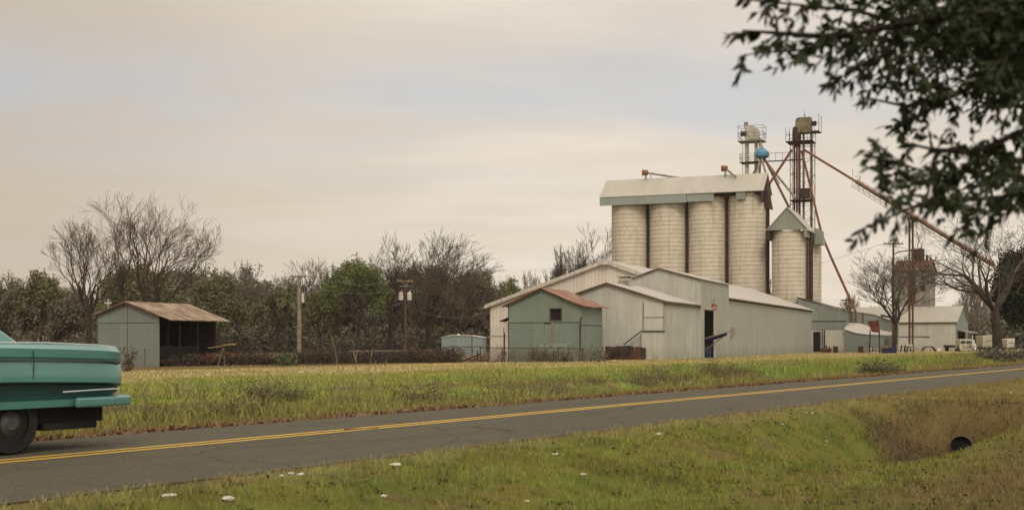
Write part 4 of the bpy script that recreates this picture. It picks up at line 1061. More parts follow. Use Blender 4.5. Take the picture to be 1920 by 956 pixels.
def tree(name, label, px, top, spread, Y, kind, seed, base=None, group=None, cat='tree', flip=False):
    """px: trunk, top: crown top, spread: crown width, all as seen in the photograph; Y metres away"""
    x = (px-CX)/F*Y; g0 = gz(x, Y); Hh = CAM_Z+(HY-top)/F*Y-g0; W = spread/F*Y
    o = thing(name, label, cat, (x, Y, g0-.15), (seed*1.7) % 6.28, group)
    K = dict(bare=dict(levels=6, kids=5, trunk=.30, spread=34, up=.08), vase=dict(levels=6, kids=6, trunk=.16, spread=33, up=.08),
             broad=dict(levels=6, kids=5, trunk=.22, spread=42, up=.05), leafy=dict(levels=5, kids=5, trunk=.25, spread=46, up=.08),
             dense=dict(levels=5, kids=6, trunk=.16, spread=55, up=.06), cedar=dict(levels=5, kids=7, trunk=.12, spread=50, up=.10),
             small=dict(levels=5, kids=5, trunk=.22, spread=34, up=.12))[kind[0]]
    A, T = skeleton(seed, **K)
    rk = Hh*kind[2] if len(kind) > 2 else Hh*.11
    bark, twig = kind[1][0], kind[1][1]
    px_m = Y/1280.0
    lo = A[:, 8] <= 1; hi = ~lo
    V, Fq = tubes_np(A[lo], W, Hh, rk, .03, 7); link('trunk', np_mesh('trunk', V, Fq, bark, smooth=True), o)
    V, Fq = tubes_np(A[hi], W, Hh, rk, (.15 if Y > 150 else .13)*px_m, 3); link('branches' if len(kind[1]) > 2 else 'crown', np_mesh('crown', V, Fq, twig), o)
    if len(kind[1]) > 2:
        k2 = kind[3]
        V, Fq = leaves_np(T, W, Hh, k2[0], k2[1], k2[2], seed, k2[3], k2[4] if len(k2) > 4 else .3)
        link('crown', np_mesh('leaves', V, Fq, kind[1][2]), o)
    return o
BK, TW, TR, TP = M_bark, M_twig, M_twigr, M_twigp
bare = ('bare', (BK, TW), .16); barer = ('bare', (BK, TR), .14); barep = ('bare', (M_barkg, TP), .17)
vase = ('vase', (BK, TW), .10); broad = ('broad', (BK, TW), .13)
def lf(m, sz=.34, per=7, sc=.55, zlo=.25, rg=.3, k='leafy'): return (k, (BK, TW, m), .10, (sz*.50, int(per*1.2), sc*.55, zlo, rg+.13))
# individual trees one can tell apart, far left to right
tree('bare_tree', 'shorter bare brown tree rising behind the left end of the open shed', 165, 400, 200, 128, barer, 19)
tree('bare_tree', 'tallest bare tree, its wide fan of limbs rising right behind the open shed', 297, 360, 285, 118, ('vase', (BK, TR), .15), 48)
tree('leaning_tree', 'thin bare limb leaning left behind the open shed, between the two tall bare trees', 232, 462, 42, 122, ('small', (BK, TW), .06), 31)
tree('dense_tree', 'round dark green tree directly behind the tallest bare tree', 268, 488, 150, 165, lf(M_leafo, .42, 9, .7, .12, .18, 'dense'), 41)
tree('dense_tree', 'dark olive tree just right of the open shed roof, behind the tall bare tree', 385, 506, 130, 175, lf(M_leafo, .42, 8, .7, .12, .22, 'dense'), 42)
tree('leafy_tree', 'olive and brown leafy tree above the teal car tail', 85, 508, 120, 150, lf(M_leafo, .38, 6, .6, .2, .3), 43)
tree('leafy_tree', 'brown-leaved tree at the far left edge, above the car roof', 15, 535, 110, 150, lf(M_leafb, .38, 7, .6, .15, .25), 44)
tree('leafy_tree', 'small rusty-leaved tree left of the open shed', 128, 560, 70, 140, lf(M_leafb, .36, 6, .5, .15, .3), 45)
tree('leafy_tree', 'bright green spreading tree with sky showing through, right of the pale utility pole', 668, 482, 160, 165, ('leafy', (BK, TW, M_leafg), .13, (.16, 10, .34, .42, .46)), 53)
tree('bare_tree', 'bare tree with upright twigs just left of the transformer pole', 728, 434, 165, 172, bare, 61)
tree('bare_tree', 'tall bare tree behind the transformer pole, highest in the middle woods', 806, 426, 240, 170, ('bare', (BK, TW), .17), 62)
tree('bare_tree', 'wide bare tree right of the transformer pole, nearest the warehouse', 858, 462, 215, 160, ('broad', (BK, TW), .17), 65)
tree('leafy_tree', 'dark olive tree hidden among the bare branches behind the transformers', 812, 492, 110, 182, lf(M_leafo, .38, 6, .65, .3, .35), 64)
tree('bare_tree', 'reddish bare tree close to the left end of the warehouse', 893, 524, 95, 165, ('broad', (BK, TR), .09), 66)
tree('bare_tree', 'pale bare treetop between the open shed and the pale utility pole', 470, 482, 130, 200, barep, 71)
tree('bare_tree', 'pale bare tree directly behind the top of the pale utility pole', 548, 479, 145, 205, barep, 72)
tree('bare_tree', 'pale bare tree just right of the pale utility pole', 602, 486, 120, 200, barep, 73)
tree('leafy_tree', 'dark olive tree left of the pale utility pole', 520, 524, 90, 180, lf(M_leafo, .38, 6, .6, .2, .3), 74)
tree('leafy_tree', 'green-brown tree with low foliage just right of the pale utility pole', 600, 535, 80, 168, lf(M_leafo, .36, 7, .6, .15, .3), 75)
tree('leafy_tree', 'small light green tree showing over the left slope of the warehouse roof', 962, 532, 46, 190, lf(M_leaflt, .34, 6, .5, .3, .25), 81)
tree('bare_tree', 'bare tree beside the leftmost silo, above the warehouse ridge', 1106, 412, 150, 200, ('vase', (M_barkg, TW), .15), 82)
tree('bare_tree', 'lower bare tree with a stubby limb over the warehouse roof', 1062, 454, 100, 195, ('broad', (M_barkg, TW), .16), 83)
tree('bare_tree', 'lowest pale bare tree over the left slope of the warehouse roof', 1012, 490, 95, 195, ('small', (M_barkg, TP), .07), 84)
tree('bare_tree', 'slim bare tree in front of the white barn, forking low, behind the blue bin', 1677, 458, 205, 140, ('vase', (M_bark, TW), .14), 91)
tree('big_bare_tree', 'largest bare tree with a thick dark trunk at the far right, beside the white trailers', 1870, 345, 380, 110, ('broad', (BK, TW), .20), 102)
tree('cedar', 'dark dense evergreen at the right edge behind the thick trunk', 1935, 470, 120, 122, ('cedar', (BK, TW, M_leafd), .10, (.16, 20, .4, .04, .10)), 93)
tree('bare_tree', 'pale slender bare tree beside the gable of the white barn', 1816, 500, 80, 196, ('small', (M_barkg, TP), .07), 94)
tree('bare_tree', 'second pale slender bare tree, right of the white barn gable', 1838, 520, 70, 205, ('small', (M_barkg, TP), .07), 95)
tree('bare_tree', 'small pale bare tree over the end of the low white shed', 1600, 545, 60, 200, ('small', (M_barkg, TP), .05), 96)
tree('bare_tree', 'small pale bare tree in the gap left of the separate silo', 1443, 520, 24, 205, ('small', (M_barkg, TP), .05), 97)
tree('leafy_tree', 'low dark green tree seen between the low shed and the barn', 1640, 578, 50, 215, lf(M_leafo, .4, 6, .6, .2, .25), 98)

# the wood behind, which reads as one mass
def wood(name, label, spots, mats):
    Vs, Fs, Ms = [], [], []; nb = 0
    pool = [skeleton(300+k, levels=5, kids=5, trunk=.25, spread=40+6*(k % 3), up=.08) for k in range(6)]
    g = random.Random(5)
    for (x, y, Hh, W, typ) in spots:
        A, T = pool[g.randrange(6)]; a = g.uniform(0, 6.28)
        parts = [(tubes_np(A, W, Hh, Hh*.10, .035, 3), 0 if typ < 3 else 1)]
        if typ < 3: parts.append((leaves_np(T, W, Hh, .22, 4, .42, g.randrange(999), .12, .46), 2+typ))
        for (V, Fq), mi in parts:
            c, s = math.cos(a), math.sin(a)
            V = np.stack([V[:, 0]*c-V[:, 1]*s+x, V[:, 0]*s+V[:, 1]*c+y, V[:, 2]-.3], -1)
            Vs.append(V); Fs.append(Fq+nb); Ms.append(np.full(len(Fq), mi)); nb += len(V)
    me = np_mesh(name, np.concatenate(Vs), np.concatenate(Fs), mats, mi=np.concatenate(Ms))
    return tag(link(name, me), label, 'woods', kind='stuff')
g = random.Random(77); spots = []
for k in range(165):
    px = g.uniform(-260, 935); Y = g.uniform(195, 290); x = (px-CX)/F*Y
    topy = 524 + 14*math.sin(px*.012) + g.uniform(-26, 70)
    Hh = CAM_Z + (HY-topy)/F*Y
    spots.append((x, Y, Hh, Hh*g.uniform(.55, .85), g.choice([0,0,1,1,2,3,3,3,3,3])))
wood('woods', 'dense mixed winter woods along the far side of the field', spots, [M_bark, M_twig, M_leafo, M_leafb, M_leafg])
spots = []
for k in range(70):
    px = g.uniform(1560, 2150); Y = g.uniform(260, 380); x = (px-CX)/F*Y
    topy = g.uniform(575, 612) - (25 if px > 1800 else 0); Hh = CAM_Z+(HY-topy)/F*Y
    spots.append((x, Y, Hh, Hh*g.uniform(.6, .9), g.choice([0,1,3,3,3])))
wood('woods', 'distant grey-brown woods behind the barn and trailers', spots, [M_barkg, M_twigp, M_leafo, M_leafb, M_leafg])

# brush: tangles of stems and dead leaves
def brush(name, label, boxes, mats, per, hgt, leaf=.16, seed=1, kind='stuff', cat='undergrowth', group=None, leafper=3):
    g = np.random.default_rng(seed); Vs, Fs, Ms = [], [], []; nb = 0
    for (xa, ya, xb, yb, wd, k) in boxes:
        n = int(per*k); t = g.random(n); o = g.uniform(-wd/2, wd/2, n)
        L = math.hypot(xb-xa, yb-ya); nx, ny = -(yb-ya)/L, (xb-xa)/L
        x = xa+(xb-xa)*t+nx*o; y = ya+(yb-ya)*t+ny*o
        lump = .45+.9*vnoise(t*L*.45, o*.4, seed+3)
        z0 = H(x, y)-.1; h = hgt*lump*g.uniform(.45, 1.1, n)
        bx, by = g.normal(0, .32, n)*h, g.normal(0, .32, n)*h
        A = np.zeros((2*n, 9)); mx, my = x+bx*.35, y+by*.35
        A[:n, 0:3] = np.stack([x, y, z0], -1); A[:n, 3:6] = np.stack([mx, my, z0+h*.6], -1)
        A[n:, 0:3] = A[:n, 3:6]; A[n:, 3:6] = np.stack([x+bx, y+by, z0+h], -1)
        A[:n, 6] = .014; A[:n, 7] = .010; A[n:, 6] = .010; A[n:, 7] = .005
        V, Fq = tubes_np(A, 2, 1, 1.0, .004, 3)
        Vs.append(V); Fs.append(Fq+nb); Ms.append(np.zeros(len(Fq))); nb += len(V)
        if leaf:
            T = np.concatenate([A[n:, 0:3], A[n:, 3:6], (A[:n, 0:3]+A[:n, 3:6])/2])
            T = np.concatenate([T, np.full((len(T), 1), 9)], 1)
            V, Fq = leaves_np(T, 2, 1, leaf, leafper, .14, seed+5, -9, 0)
            Vs.append(V); Fs.append(Fq+nb); Ms.append(np.ones(len(Fq))); nb += len(V)
    me = np_mesh(name, np.concatenate(Vs), np.concatenate(Fs), mats, mi=np.concatenate(Ms))
    return tag(link(name, me), label, cat, group, kind)
def G(px, Y): return ((px-CX)/F*Y, Y)
brush('scrub', 'brown brambles and dead brush in a low band right of the open shed', [(*G(300,84.5),*G(440,88),2.2,260),(*G(430,88),*G(620,93),3.0,420),(*G(615,94),*G(860,99),2.6,430)], [M_twigr, M_scrub], 2.2, 1.05, .085, 5, leafper=4)
brush('undergrowth', 'dark undergrowth filling the foot of the woods', [(*G(-150,188),*G(930,188),14,2200)], [M_twig, M_leafb], 1.0, 3.4, .26, 6, leafper=5)
brush('undergrowth', 'dark olive undergrowth deeper in the woods', [(*G(-150,212),*G(930,212),16,2200)], [M_bark, M_leafo], 1.2, 6.0, .36, 16, leafper=7)
brush('undergrowth', 'brown undergrowth behind the trailers at the far right', [(*G(1810,225),*G(2000,225),10,900)], [M_twig, M_leafb], 1.2, 4.2, .5, 8)
brush('brush_heap', 'dark brown brush at the foot of the thick-trunked tree', [(*G(1872,93),*G(1935,88),4.0,420)], [M_twig, M_leafb], 1.0, 1.1, .12, 9, kind=None, cat='brush')
brush('vines', 'dead brown vines climbing the wire fence by the green shed', [(*G(990,81.6),*G(1075,80.2),.3,170),(*G(925,83),*G(990,82),.3,40),(*G(1085,80.6),*G(1135,81),.6,60)], [M_vine, M_vine], 1.0, 1.15, .05, 10)
brush('shrub', 'round grey-green weed bush on the far road edge, below the blue bin', [(*G(1625,53),*G(1678,52.2),1.6,420)], [M_weed, M_leafo], 1.0, .66, .05, 11, kind=None, cat='bush')
brush('shrub', 'small dark-leaved sapling just behind the car tail', [(*G(239,56),*G(244,56),.2,26)], [M_twig, M_leafb], 1.0, .95, .07, 12, kind=None, cat='bush')
brush('shrub', 'small bright green bush left of the pale utility pole foot', [(*G(526,86),*G(544,86),.7,60)], [M_twig, M_leaflt], 1.0, .75, .09, 13, kind=None, cat='bush')
for k, (px, Y, wd, n, lab) in enumerate(((430, 24.2, 1.0, 170, 'dark weed clump in the ditch nearest the car tail'), (515, 29, 1.0, 150, 'grey weed clump in the ditch under the pale utility pole'), (800, 31.5, 1.0, 150, 'brown weed clump in the ditch right of the tall grass stalks'),
     (1230, 43, 1.5, 220, 'brown weed clump in the ditch below the gabled white shed'), (1370, 49, 1.5, 220, 'dark weed clump in the ditch below the black doorway'), (1010, 35, 1.0, 150, 'olive weed clump in the ditch below the green shed'), (1800, 70, 1.6, 150, 'brown weed clump by the road below the cream truck'))):
    w2 = 46 if k != 6 else 20
    brush('weed_clump', lab, [(*G(px-w2,Y-.8),*G(px+w2,Y+.8),wd,n)], [M_weed, M_leafo if k % 2 else M_weed], 1.5, .50, .03, 20+k, kind=None, cat='weeds', group='weed clumps along the far ditch', leafper=2)
# tall dry stalks
st = MB(); rs = random.Random(8); b0 = hit(672, 752); B0_ = Vector((b0.x, b0.y, 0))
for dx_, h_, le in ((-.42,1.55,-.12),(-.1,1.2,.02),(.05,1.3,-.1),(.18,1.35,.10),(.38,1.1,.03),(.55,1.15,.08),(-.25,.9,-.2),(.3,.85,.2),(.0,.8,.12),(-.05,.7,-.15)):
    y_ = rs.uniform(-.2, .2); zz0 = gz(b0.x+dx_, b0.y+y_)-.05
    p = [Vector((dx_+le*t*t*1.6, y_, zz0+h_*t)) for t in (0,.3,.6,.85,1)]
    for a_, b_, r0, r1 in zip(p, p[1:], (.009,.008,.007,.012), (.008,.007,.006,.004)): st.tube(a_, b_, r0, r1, 4)
for j in range(46):
    x_ = rs.uniform(-.6,.6); y_ = rs.uniform(-.3,.3); l_ = rs.uniform(.3,.6); q = gz(b0.x+x_, b0.y+y_); st.tube((x_,y_,q-.03),(x_+rs.uniform(-.25,.25),y_,q+l_), .008,.003,4)
tag(st.build('tall_grass', plain('dry_stalk', (.27,.215,.10), .8, .2), None, B0_), 'clump of tall dry grass stalks standing above the ditch', 'grass clump')

# ------------------------------------------------------------------ the car
RV = Vector((RS, RC, 0)); NV = Vector((-RC, RS, 0))
car_s, car_n = 7.72, 12.92
ctr = RV*car_s + NV*car_n
fwd = -RV; cr = math.atan2(fwd.y, fwd.x)
car = thing('classic_car', 'turquoise 1950s sedan with dark reflection painted on its flank, driving left out of the frame', 'car', (ctr.x, ctr.y, road_z(12.9)), cr)
# half section rings from sill to deck centre: (y fraction, z) at stations along x (rear = -2.68)
def section(x, hw, zb, zbelt, zfin, zdeck):
    return [(.0, zb), (hw*.86, zb), (hw*.97, zb+.02), (hw*.985, zb+.10), (hw*.915, zb+.15), (hw*.925, zbelt-.345), (hw*1.0, zbelt-.31), (hw*1.005, zbelt-.20), (hw*.985, zbelt-.085), (hw*.955, zbelt-.062), (hw*.985, zbelt-.035), (hw*.99, zbelt+.06), (hw*.965, zfin-.035), (hw*.93, zfin), (hw*.86, zfin-.012), (hw*.72, zdeck-.02), (hw*.4, zdeck+.005), (0, zdeck+.01)]
stn = [(-2.66,.86,.51,1.06,1.165,1.02),(-2.60,.91,.505,1.07,1.185,1.06),(-2.40,.935,.50,1.085,1.20,1.10),(-2.0,.95,.50,1.10,1.215,1.14),(-1.5,.955,.50,1.115,1.225,1.165),(-1.0,.955,.50,1.125,1.225,1.18),(0,.955,.50,1.13,1.215,1.19),(.9,.955,.50,1.12,1.20,1.19),(1.4,.95,.45,1.11,1.19,1.18),(2.0,.945,.45,1.10,1.17,1.15),(2.45,.93,.46,1.06,1.13,1.09),(2.62,.88,.48,1.02,1.08,1.02),(2.68,.80,.50,.98,1.02,.97)]
vs, fs, mi = [], [], []
rings = []
for (x, hw, zb, zbt, zf, zd) in stn:
    h = section(x, hw, zb, zbt, zf, zd); full = h + [(-y, z_) for y, z_ in h[-2:0:-1]]
    rings.append(len(vs)); vs += [(x, y, z_) for y, z_ in full]
m_ = len(h)*2-2
cb = MB(); cb.v = vs
for a_, b_ in zip(rings, rings[1:]):
    for i in range(m_):
        j = (i+1) % m_
        cb.f.append([a_+i, a_+j, b_+j, b_+i]); k = i if i < len(h)-1 else m_-1-i
        cb.mi.append(1 if k in (3, 4, 5) else 2 if k < 1 else 0)  # lower flank faces take the dark reflection as their colour
cb.f.append(list(range(rings[0], rings[0]+m_))); cb.mi.append(0)
cb.f.append(list(range(rings[-1], rings[-1]+m_))); cb.mi.append(0)
body = cb.build('body', [M_teal, M_teald, M_under], car, smooth=True)
# cabin
def cabin(z0, z1, grow=0.0):
    b = [(-1.30,.80,z0),(-.55,.66,z1),(.55,.64,z1),(1.12,.80,z0)]
    return b
cbn = MB()
lower = [(-1.42,.84),(-.5,.87),(.5,.87),(1.15,.83)]; upper = [(-.86,.68),(-.35,.72),(.35,.71),(.62,.66)]
zl0, zu0 = 1.15, 1.60
L_ = [(x, y, zl0) for x, y in lower]+[(x, -y, zl0) for x, y in reversed(lower)]
U_ = [(x, y, zu0-.03*abs(i-1.5)) for i, (x, y) in enumerate(upper)]+[(x, -y, zu0-.03*abs(i-1.5)) for i, (x, y) in reversed(list(enumerate(upper)))]
T_ = [(x*.8, y*.6, zu0+.07) for x, y, z_ in U_]
cbn.v = L_+U_+T_; n8 = 8
cbn.f = [[i, (i+1) % 8, 8+(i+1) % 8, 8+i] for i in range(8)]+[[8+i, 8+(i+1) % 8, 16+(i+1) % 8, 16+i] for i in range(8)]+[list(range(16, 24))]; cbn.mi = [0]*len(cbn.f)
cbn.build('cabin', M_teal, car, smooth=True, bevel=.03)
def pane(pts, name, nrm):
    q = [Vector(p)+Vector(nrm)*.012 for p in pts]; c = sum(q, Vector())/len(q)
    q = [c+(p-c)*.86 for p in q]
    MB().add(q, [tuple(range(len(q)))]).build(name, M_glass, car)
for sg_ in (1, -1):
    pane([(-1.02,.855*sg_,zl0+.03),(-.03,.87*sg_,zl0+.03),(-.03,.715*sg_,zu0-.03),(-.62,.71*sg_,zu0-.03)], 'side_window', (0, sg_, .3))
    pane([(.03,.87*sg_,zl0+.03),(1.0,.84*sg_,zl0+.03),(.55,.68*sg_,zu0-.04),(.03,.715*sg_,zu0-.03)], 'side_window', (0, sg_, .3))
pane([(-1.42,.84,zl0),(-1.42,-.84,zl0),(-.86,-.68,zu0-.05),(-.86,.68,zu0-.05)], 'rear_window', (-.8, 0, .6))
pane([(1.15,.83,zl0),(1.15,-.83,zl0),(.62,-.66,zu0-.05),(.62,.66,zu0-.05)], 'windscreen', (.8, 0, .6))
# flank trim, bumpers, lamps
for sg_ in (1, -1):
    t_ = MB(); t_.path([(x, hw*1.0*sg_, zbt-.062) for (x, hw, zb, zbt, zf, zd) in stn[1:-2]], .010, 6); t_.build('flank_trim', M_teald, car)
    t2_ = MB(); t2_.path([(-2.58,.935*sg_,.70),(-2.2,.945*sg_,.695),(-1.75,.95*sg_,.685)], .009, 6); t2_.build('chrome_strip', M_chrome, car)
    bl = MB(); bl.tube((-2.60,.74*sg_,.90),(-2.69,.74*sg_,.90), .065,.055,12); bl.build('tail_lamp', M_taill, car)
    hl = MB(); hl.tube((2.62,.68*sg_,.88),(2.72,.68*sg_,.88), .10,.09,14); hl.build('headlight', M_glass, car)
for nm, xs_ in (('rear_bumper', -1), ('front_bumper', 1)):
    pts = [(xs_*1.9,.985),(xs_*2.45,.985),(xs_*2.72,.93),(xs_*2.80,.6),(xs_*2.83,0),(xs_*2.80,-.6),(xs_*2.72,-.93),(xs_*2.45,-.985),(xs_*1.9,-.985)]
    bm_ = MB()
    for (xa, ya), (xb, yb) in zip(pts, pts[1:]): bm_.bar((xa,ya,.56),(xb,yb,.56), .06, .115)
    bm_.build(nm, M_teal if xs_ < 0 else M_chrome, car, bevel=.028)
MB().box(-2.5,2.4,-.72,.72,.32,.50).box(-2.35,-1.62,-.5,.8,.25,.33).build('chassis', M_under, car)
for sg_ in (1, -1):
    MB().path([(-1.36,.955*sg_,.84),(-1.36,.968*sg_,1.0),(-1.36,.955*sg_,1.15)], .006, 4).build('panel_gap', M_under, car)
    MB().path([(-2.62,.80*sg_,1.185),(-2.3,.835*sg_,1.212),(-1.6,.855*sg_,1.238),(-1.0,.86*sg_,1.24)], .011, 6).build('fin_trim', M_chrome, car)
    MB().path([(-2.6,.905*sg_,.995),(-2.2,.945*sg_,1.02),(-1.5,.96*sg_,1.045),(-.4,.965*sg_,1.06),(.8,.96*sg_,1.06)], .009, 6).build('flank_crease', M_teald, car)  # dark reflection along the crease, drawn as a dark teal line
MB().tube((-2.45,.55,.29),(-1.2,.55,.29), .04).build('exhaust_pipe', M_rustdk, car)
for xw in (-1.18, 1.62):
    for sg_ in (1, -1):
        wl = MB(); yc = .73*sg_
        pr = [(.22,-.10),(.33,-.10),(.355,-.07),(.36,0),(.355,.07),(.33,.10),(.22,.10)]
        n = 28
        vv = [(xw+r_*math.cos(2*math.pi*i/n), yc+y_, .36+r_*math.sin(2*math.pi*i/n)) for r_, y_ in pr for i in range(n)]
        ff = [(k*n+i, k*n+(i+1) % n, (k+1)*n+(i+1) % n, (k+1)*n+i) for k in range(6) for i in range(n)]
        wl.add(vv, ff); wo_ = wl.build('wheel', M_tyre, car, smooth=True)
        MB().tube((xw,yc-.08,.36),(xw,yc+.08,.36), .225,.225,20).build('rim', M_under, wo_)
        MB().tube((xw,yc+.08*sg_,.36),(xw,yc+.12*sg_,.36), .13,.07,16).build('hubcap', M_hub, wo_)

# ------------------------------------------------------------------ poles and wires
def cross_pole(name, lab, px, top, Y, r, mat, arms, base=-.3, trans=0, armw=None, armmat=None):
    x = (px-CX)/F*Y; zt_ = CAM_Z+(HY-top)/F*Y
    t = thing(name, lab, 'utility pole', (x, Y, 0))
    MB().tube((0,0,base),(0,0,zt_), r, r*.72, 10).build('pole', mat, t)
    for dz_, hw in arms:
        a = MB().bar((-hw,-.12,zt_+dz_),(hw,-.12,zt_+dz_), .10, .13); a.build('crossarm', armmat or mat, t)
        ins = MB()
        for k in (-.92,-.5,.5,.92): ins.tube((k*hw,-.12,zt_+dz_+.06),(k*hw,-.12,zt_+dz_+.24), .045,.03, 6)
        ins.build('insulators', M_galvd, t)
        MB().bar((-hw*.5,-.12,zt_+dz_),(0,-.1,zt_+dz_-.55),.04,.04).bar((hw*.5,-.12,zt_+dz_),(0,-.1,zt_+dz_-.55),.04,.04).build('arm_brace', M_galvd, t)
    return t, x, zt_
t, x, zt_ = cross_pole('utility_pole', 'pale thick wooden utility pole with a small crossarm, right of the open shed', 561, 516, 108, .20, M_pole, [(-.12, .62)], base=-.5, armmat=M_wood)
MB().tube((.32,-.1,zt_-2.3),(.32,-.1,zt_-1.5), .12, n=10).build('transformer', M_galv, t)
t, x, zt_ = cross_pole('utility_pole', 'slim red-brown utility pole carrying two pale grey transformers', 760, 527, 138, .13, M_poler, [(0, .85)], armmat=M_plank)
for s_ in (-.45, .45):
    MB().tube((s_,-.2,zt_-2.05),(s_,-.2,zt_-1.30), .25, .25, 14).tube((s_,-.2,zt_-1.30),(s_,-.2,zt_-1.18), .25,.1,14).tube((s_+.08,-.2,zt_-1.2),(s_+.08,-.2,zt_-.95), .04, n=6).build('transformer', M_galv, t)
MB().bar((-.6,-.1,zt_-.55),(.6,-.1,zt_-.55),.06,.06).build('fuse_rack', M_galvd, t)
t, x, zt3 = cross_pole('utility_pole', 'tall slim red-brown utility pole with a T crossarm rising behind the slim bare tree', 1675, 455, 152, .15, M_poler, [(-.15, 1.15)])
cross_pole('utility_pole', 'short pale utility pole top showing above the left slope of the open shed roof', 203, 561, 150, .10, M_wht, [(-.45, .42)], armmat=M_wht)
def wire(lab, a, b, sag, r=.018, grp='power lines'):
    pts = []
    for k in range(13):
        t_ = k/12; p = a.lerp(b, t_); p.z -= sag*4*t_*(1-t_); pts.append(p-a)
    tag(MB().path(pts, r, 4).build('power_line', M_wire, None, a), lab, 'power line', grp)
wire('thin power line running left from the T crossarm pole behind the silos', Vector((x-.9,152,zt3)), P(1300, 540, 190), .8, .016)
wire('thin power line from the transformer pole to the warehouse', P(768, 575, 138), P(918, 588, 104), .7, .016)

for dz_ in (0, .9):
    wire(('upper' if dz_ == 0 else 'lower')+' sagging power line from the pale utility pole to the transformer pole', Vector(((561-CX)/F*108+.4*(1-dz_), 108, 6.9-dz_)), Vector(((760-CX)/F*138-.6*(1-dz_), 138, 7.8-dz_)), .55, .013)
    wire(('upper' if dz_ == 0 else 'lower')+' power line leaving the pale utility pole leftward over the open shed', Vector(((561-CX)/F*108-.4*(1-dz_), 108, 6.9-dz_)), Vector(((203-CX)/F*150, 150, 6.1-dz_)), .7, .013)
# ------------------------------------------------------------------ fences and yard things
fn = thing('wire_fence', 'sagging chain-link fence on thin posts in front of the green shed', 'fence', (*off(E0, -1.5, -1.2), 0), YARD)
posts = [0, 1.55, 3.75, 5.45, 7.1]
for k, px_ in enumerate(posts): MB().tube((px_,0,-.3),(px_+.02*(k % 2),0,.92), .035, n=6).build('post', M_rustdk, fn)
MB().path([(0,0,.90),(1.55,0,.88),(3.75,0,.86),(5.45,0,.90),(7.1,0,.84)], .022, 5).build('rail', M_rustdk, fn)
nb_ = MB()
k = 0.0
while k < 7.0:
    nb_.bar((k,.01,-.2),(min(k+1.05,7.1),.01,.86),.008,.008); nb_.bar((k,.015,.86),(min(k+1.05,7.1),.015,-.2),.008,.008); k += .11
nb_.build('mesh', M_wire, fn)
fn2 = thing('wire_fence', 'thin wire fence crossing in front of the open shed gable', 'fence', (*off(L0, .8, -1.5), 0), YARD)
for px_ in (0, 2.0, 4.2): MB().tube((px_,0,-.3),(px_,0,.85), .035, n=6).build('post', M_wood, fn2)
MB().path([(-.6,0,.72),(4.5,0,.74)], .014, 4).path([(-.6,0,.45),(4.5,0,.43)], .012, 4).build('wire', M_wire, fn2)
rp_ = thing('rusty_standpipe', 'tall thin rusted pipe with a valve at the left end of the warehouse', 'pipe', (*G(945.5, 88), 0))
MB().tube((0,0,-.3),(.0,0,2.25), .055).tube((-.02,0,.34),(.02,0,.62), .09,.09,8).build('pipe', M_rust, rp_)
MB().bar((-.16,0,.52),(.16,0,.50),.06,.08).build('valve', M_rust, rp_)
sc_ = thing('scrap_fence', 'dark rusted tin sheets standing in a ragged row against the white gabled shed', 'fence', (*off(G0, 3.55, -.75), 0), YARD)
rs = random.Random(12); x_ = .55
while x_ < 3.15:
    wd = rs.uniform(.22, .5); h_ = rs.uniform(.86, 1.02); ln = rs.uniform(-.05,.05)
    MB().hexa([(x_,0,-.4),(x_+wd,0,-.4),(x_+wd,.03,-.4),(x_,.03,-.4),(x_+ln,.10,h_),(x_+wd+ln,.10,h_-rs.uniform(0,.12)),(x_+wd+ln,.13,h_-rs.uniform(0,.1)),(x_+ln,.13,h_)]).build('sheet', M_rustdk if rs.random() < .7 else M_rust, sc_)
    x_ += wd-.01+rs.uniform(0,.02)
for k, (xa, ln, h_) in enumerate(((-.35,.2,1.0),(-.15,-.12,1.05),(.05,.25,.95),(.25,.1,.98),(.42,-.15,1.0))):
    MB().bar((xa,-.05,-.3),(xa+ln,.05,h_), .16,.03).build('board', M_wood if k % 2 else M_galvd, sc_)
# long black pipe, ramp and blue building in the scrub
a_, b_ = G(600, 93.5), G(772, 97.5)
pp = thing('culvert_pipe', 'long black pipe lying in the scrub left of the warehouse', 'pipe', (*a_, 0))
L_ = Vector((b_[0]-a_[0], b_[1]-a_[1], 0))
MB().tube((0,0,.10), L_+Vector((0,0,.12)), .42, .42, 20).build('barrel', M_under, pp)
MB().tube(L_*.33+Vector((0,0,.1)), L_*.335+Vector((0,0,.1)), .46, .46, 20).tube(L_*.66+Vector((0,0,.1)), L_*.665+Vector((0,0,.1)), .46,.46,20).build('band', M_rustdk, pp)
rl = thing('rail_fence', 'low grey timber rail fence above the black pipe', 'fence', (*G(655, 99), 0))
MB().bar((0,0,.55),(6.6,1.5,.62),.1,.12).build('rail', M_wood, rl)
for k in range(5): MB().box(k*1.6,k*1.6+.1,k*.36,k*.36+.1,-.6,.66).build('post', M_wood, rl)
rm = thing('loading_ramp', 'brown earth-coloured loading ramp sloping up to the warehouse end', 'ramp', (*G(857, 106), 0))
MB().hexa([(0,0,-.7),(2.75,-.5,-.7),(2.75,3,-.7),(0,3,-.7),(0,0,-.55),(2.75,-.5,.42),(2.75,3,.42),(0,3,-.55)]).build('deck', M_tan, rm)
MB().bar((0,-.08,-.5),(2.0,-.36,.30),.08,.12).build('edge_beam', M_rustdk, rm)
MB().box(1.0,2.7,-1.0,-.6,-.6,-.2).tube((1.72,-.9,-.6),(1.72,-.9,.62), .05).build('side_beam', M_rustdk, rm)
bt = thing('blue_shed', 'faded pale blue metal tank shed with a low domed roof, left of the warehouse', 'shed', (*G(828, 150), 0), -R(6))
w_ = 4.85
wall(MB(), (0,0), (w_,0), -.6, [(0,1.7),(1.2,1.98),(3.6,1.92),(w_,1.72)]).build('front_wall', M_tankblue, bt)
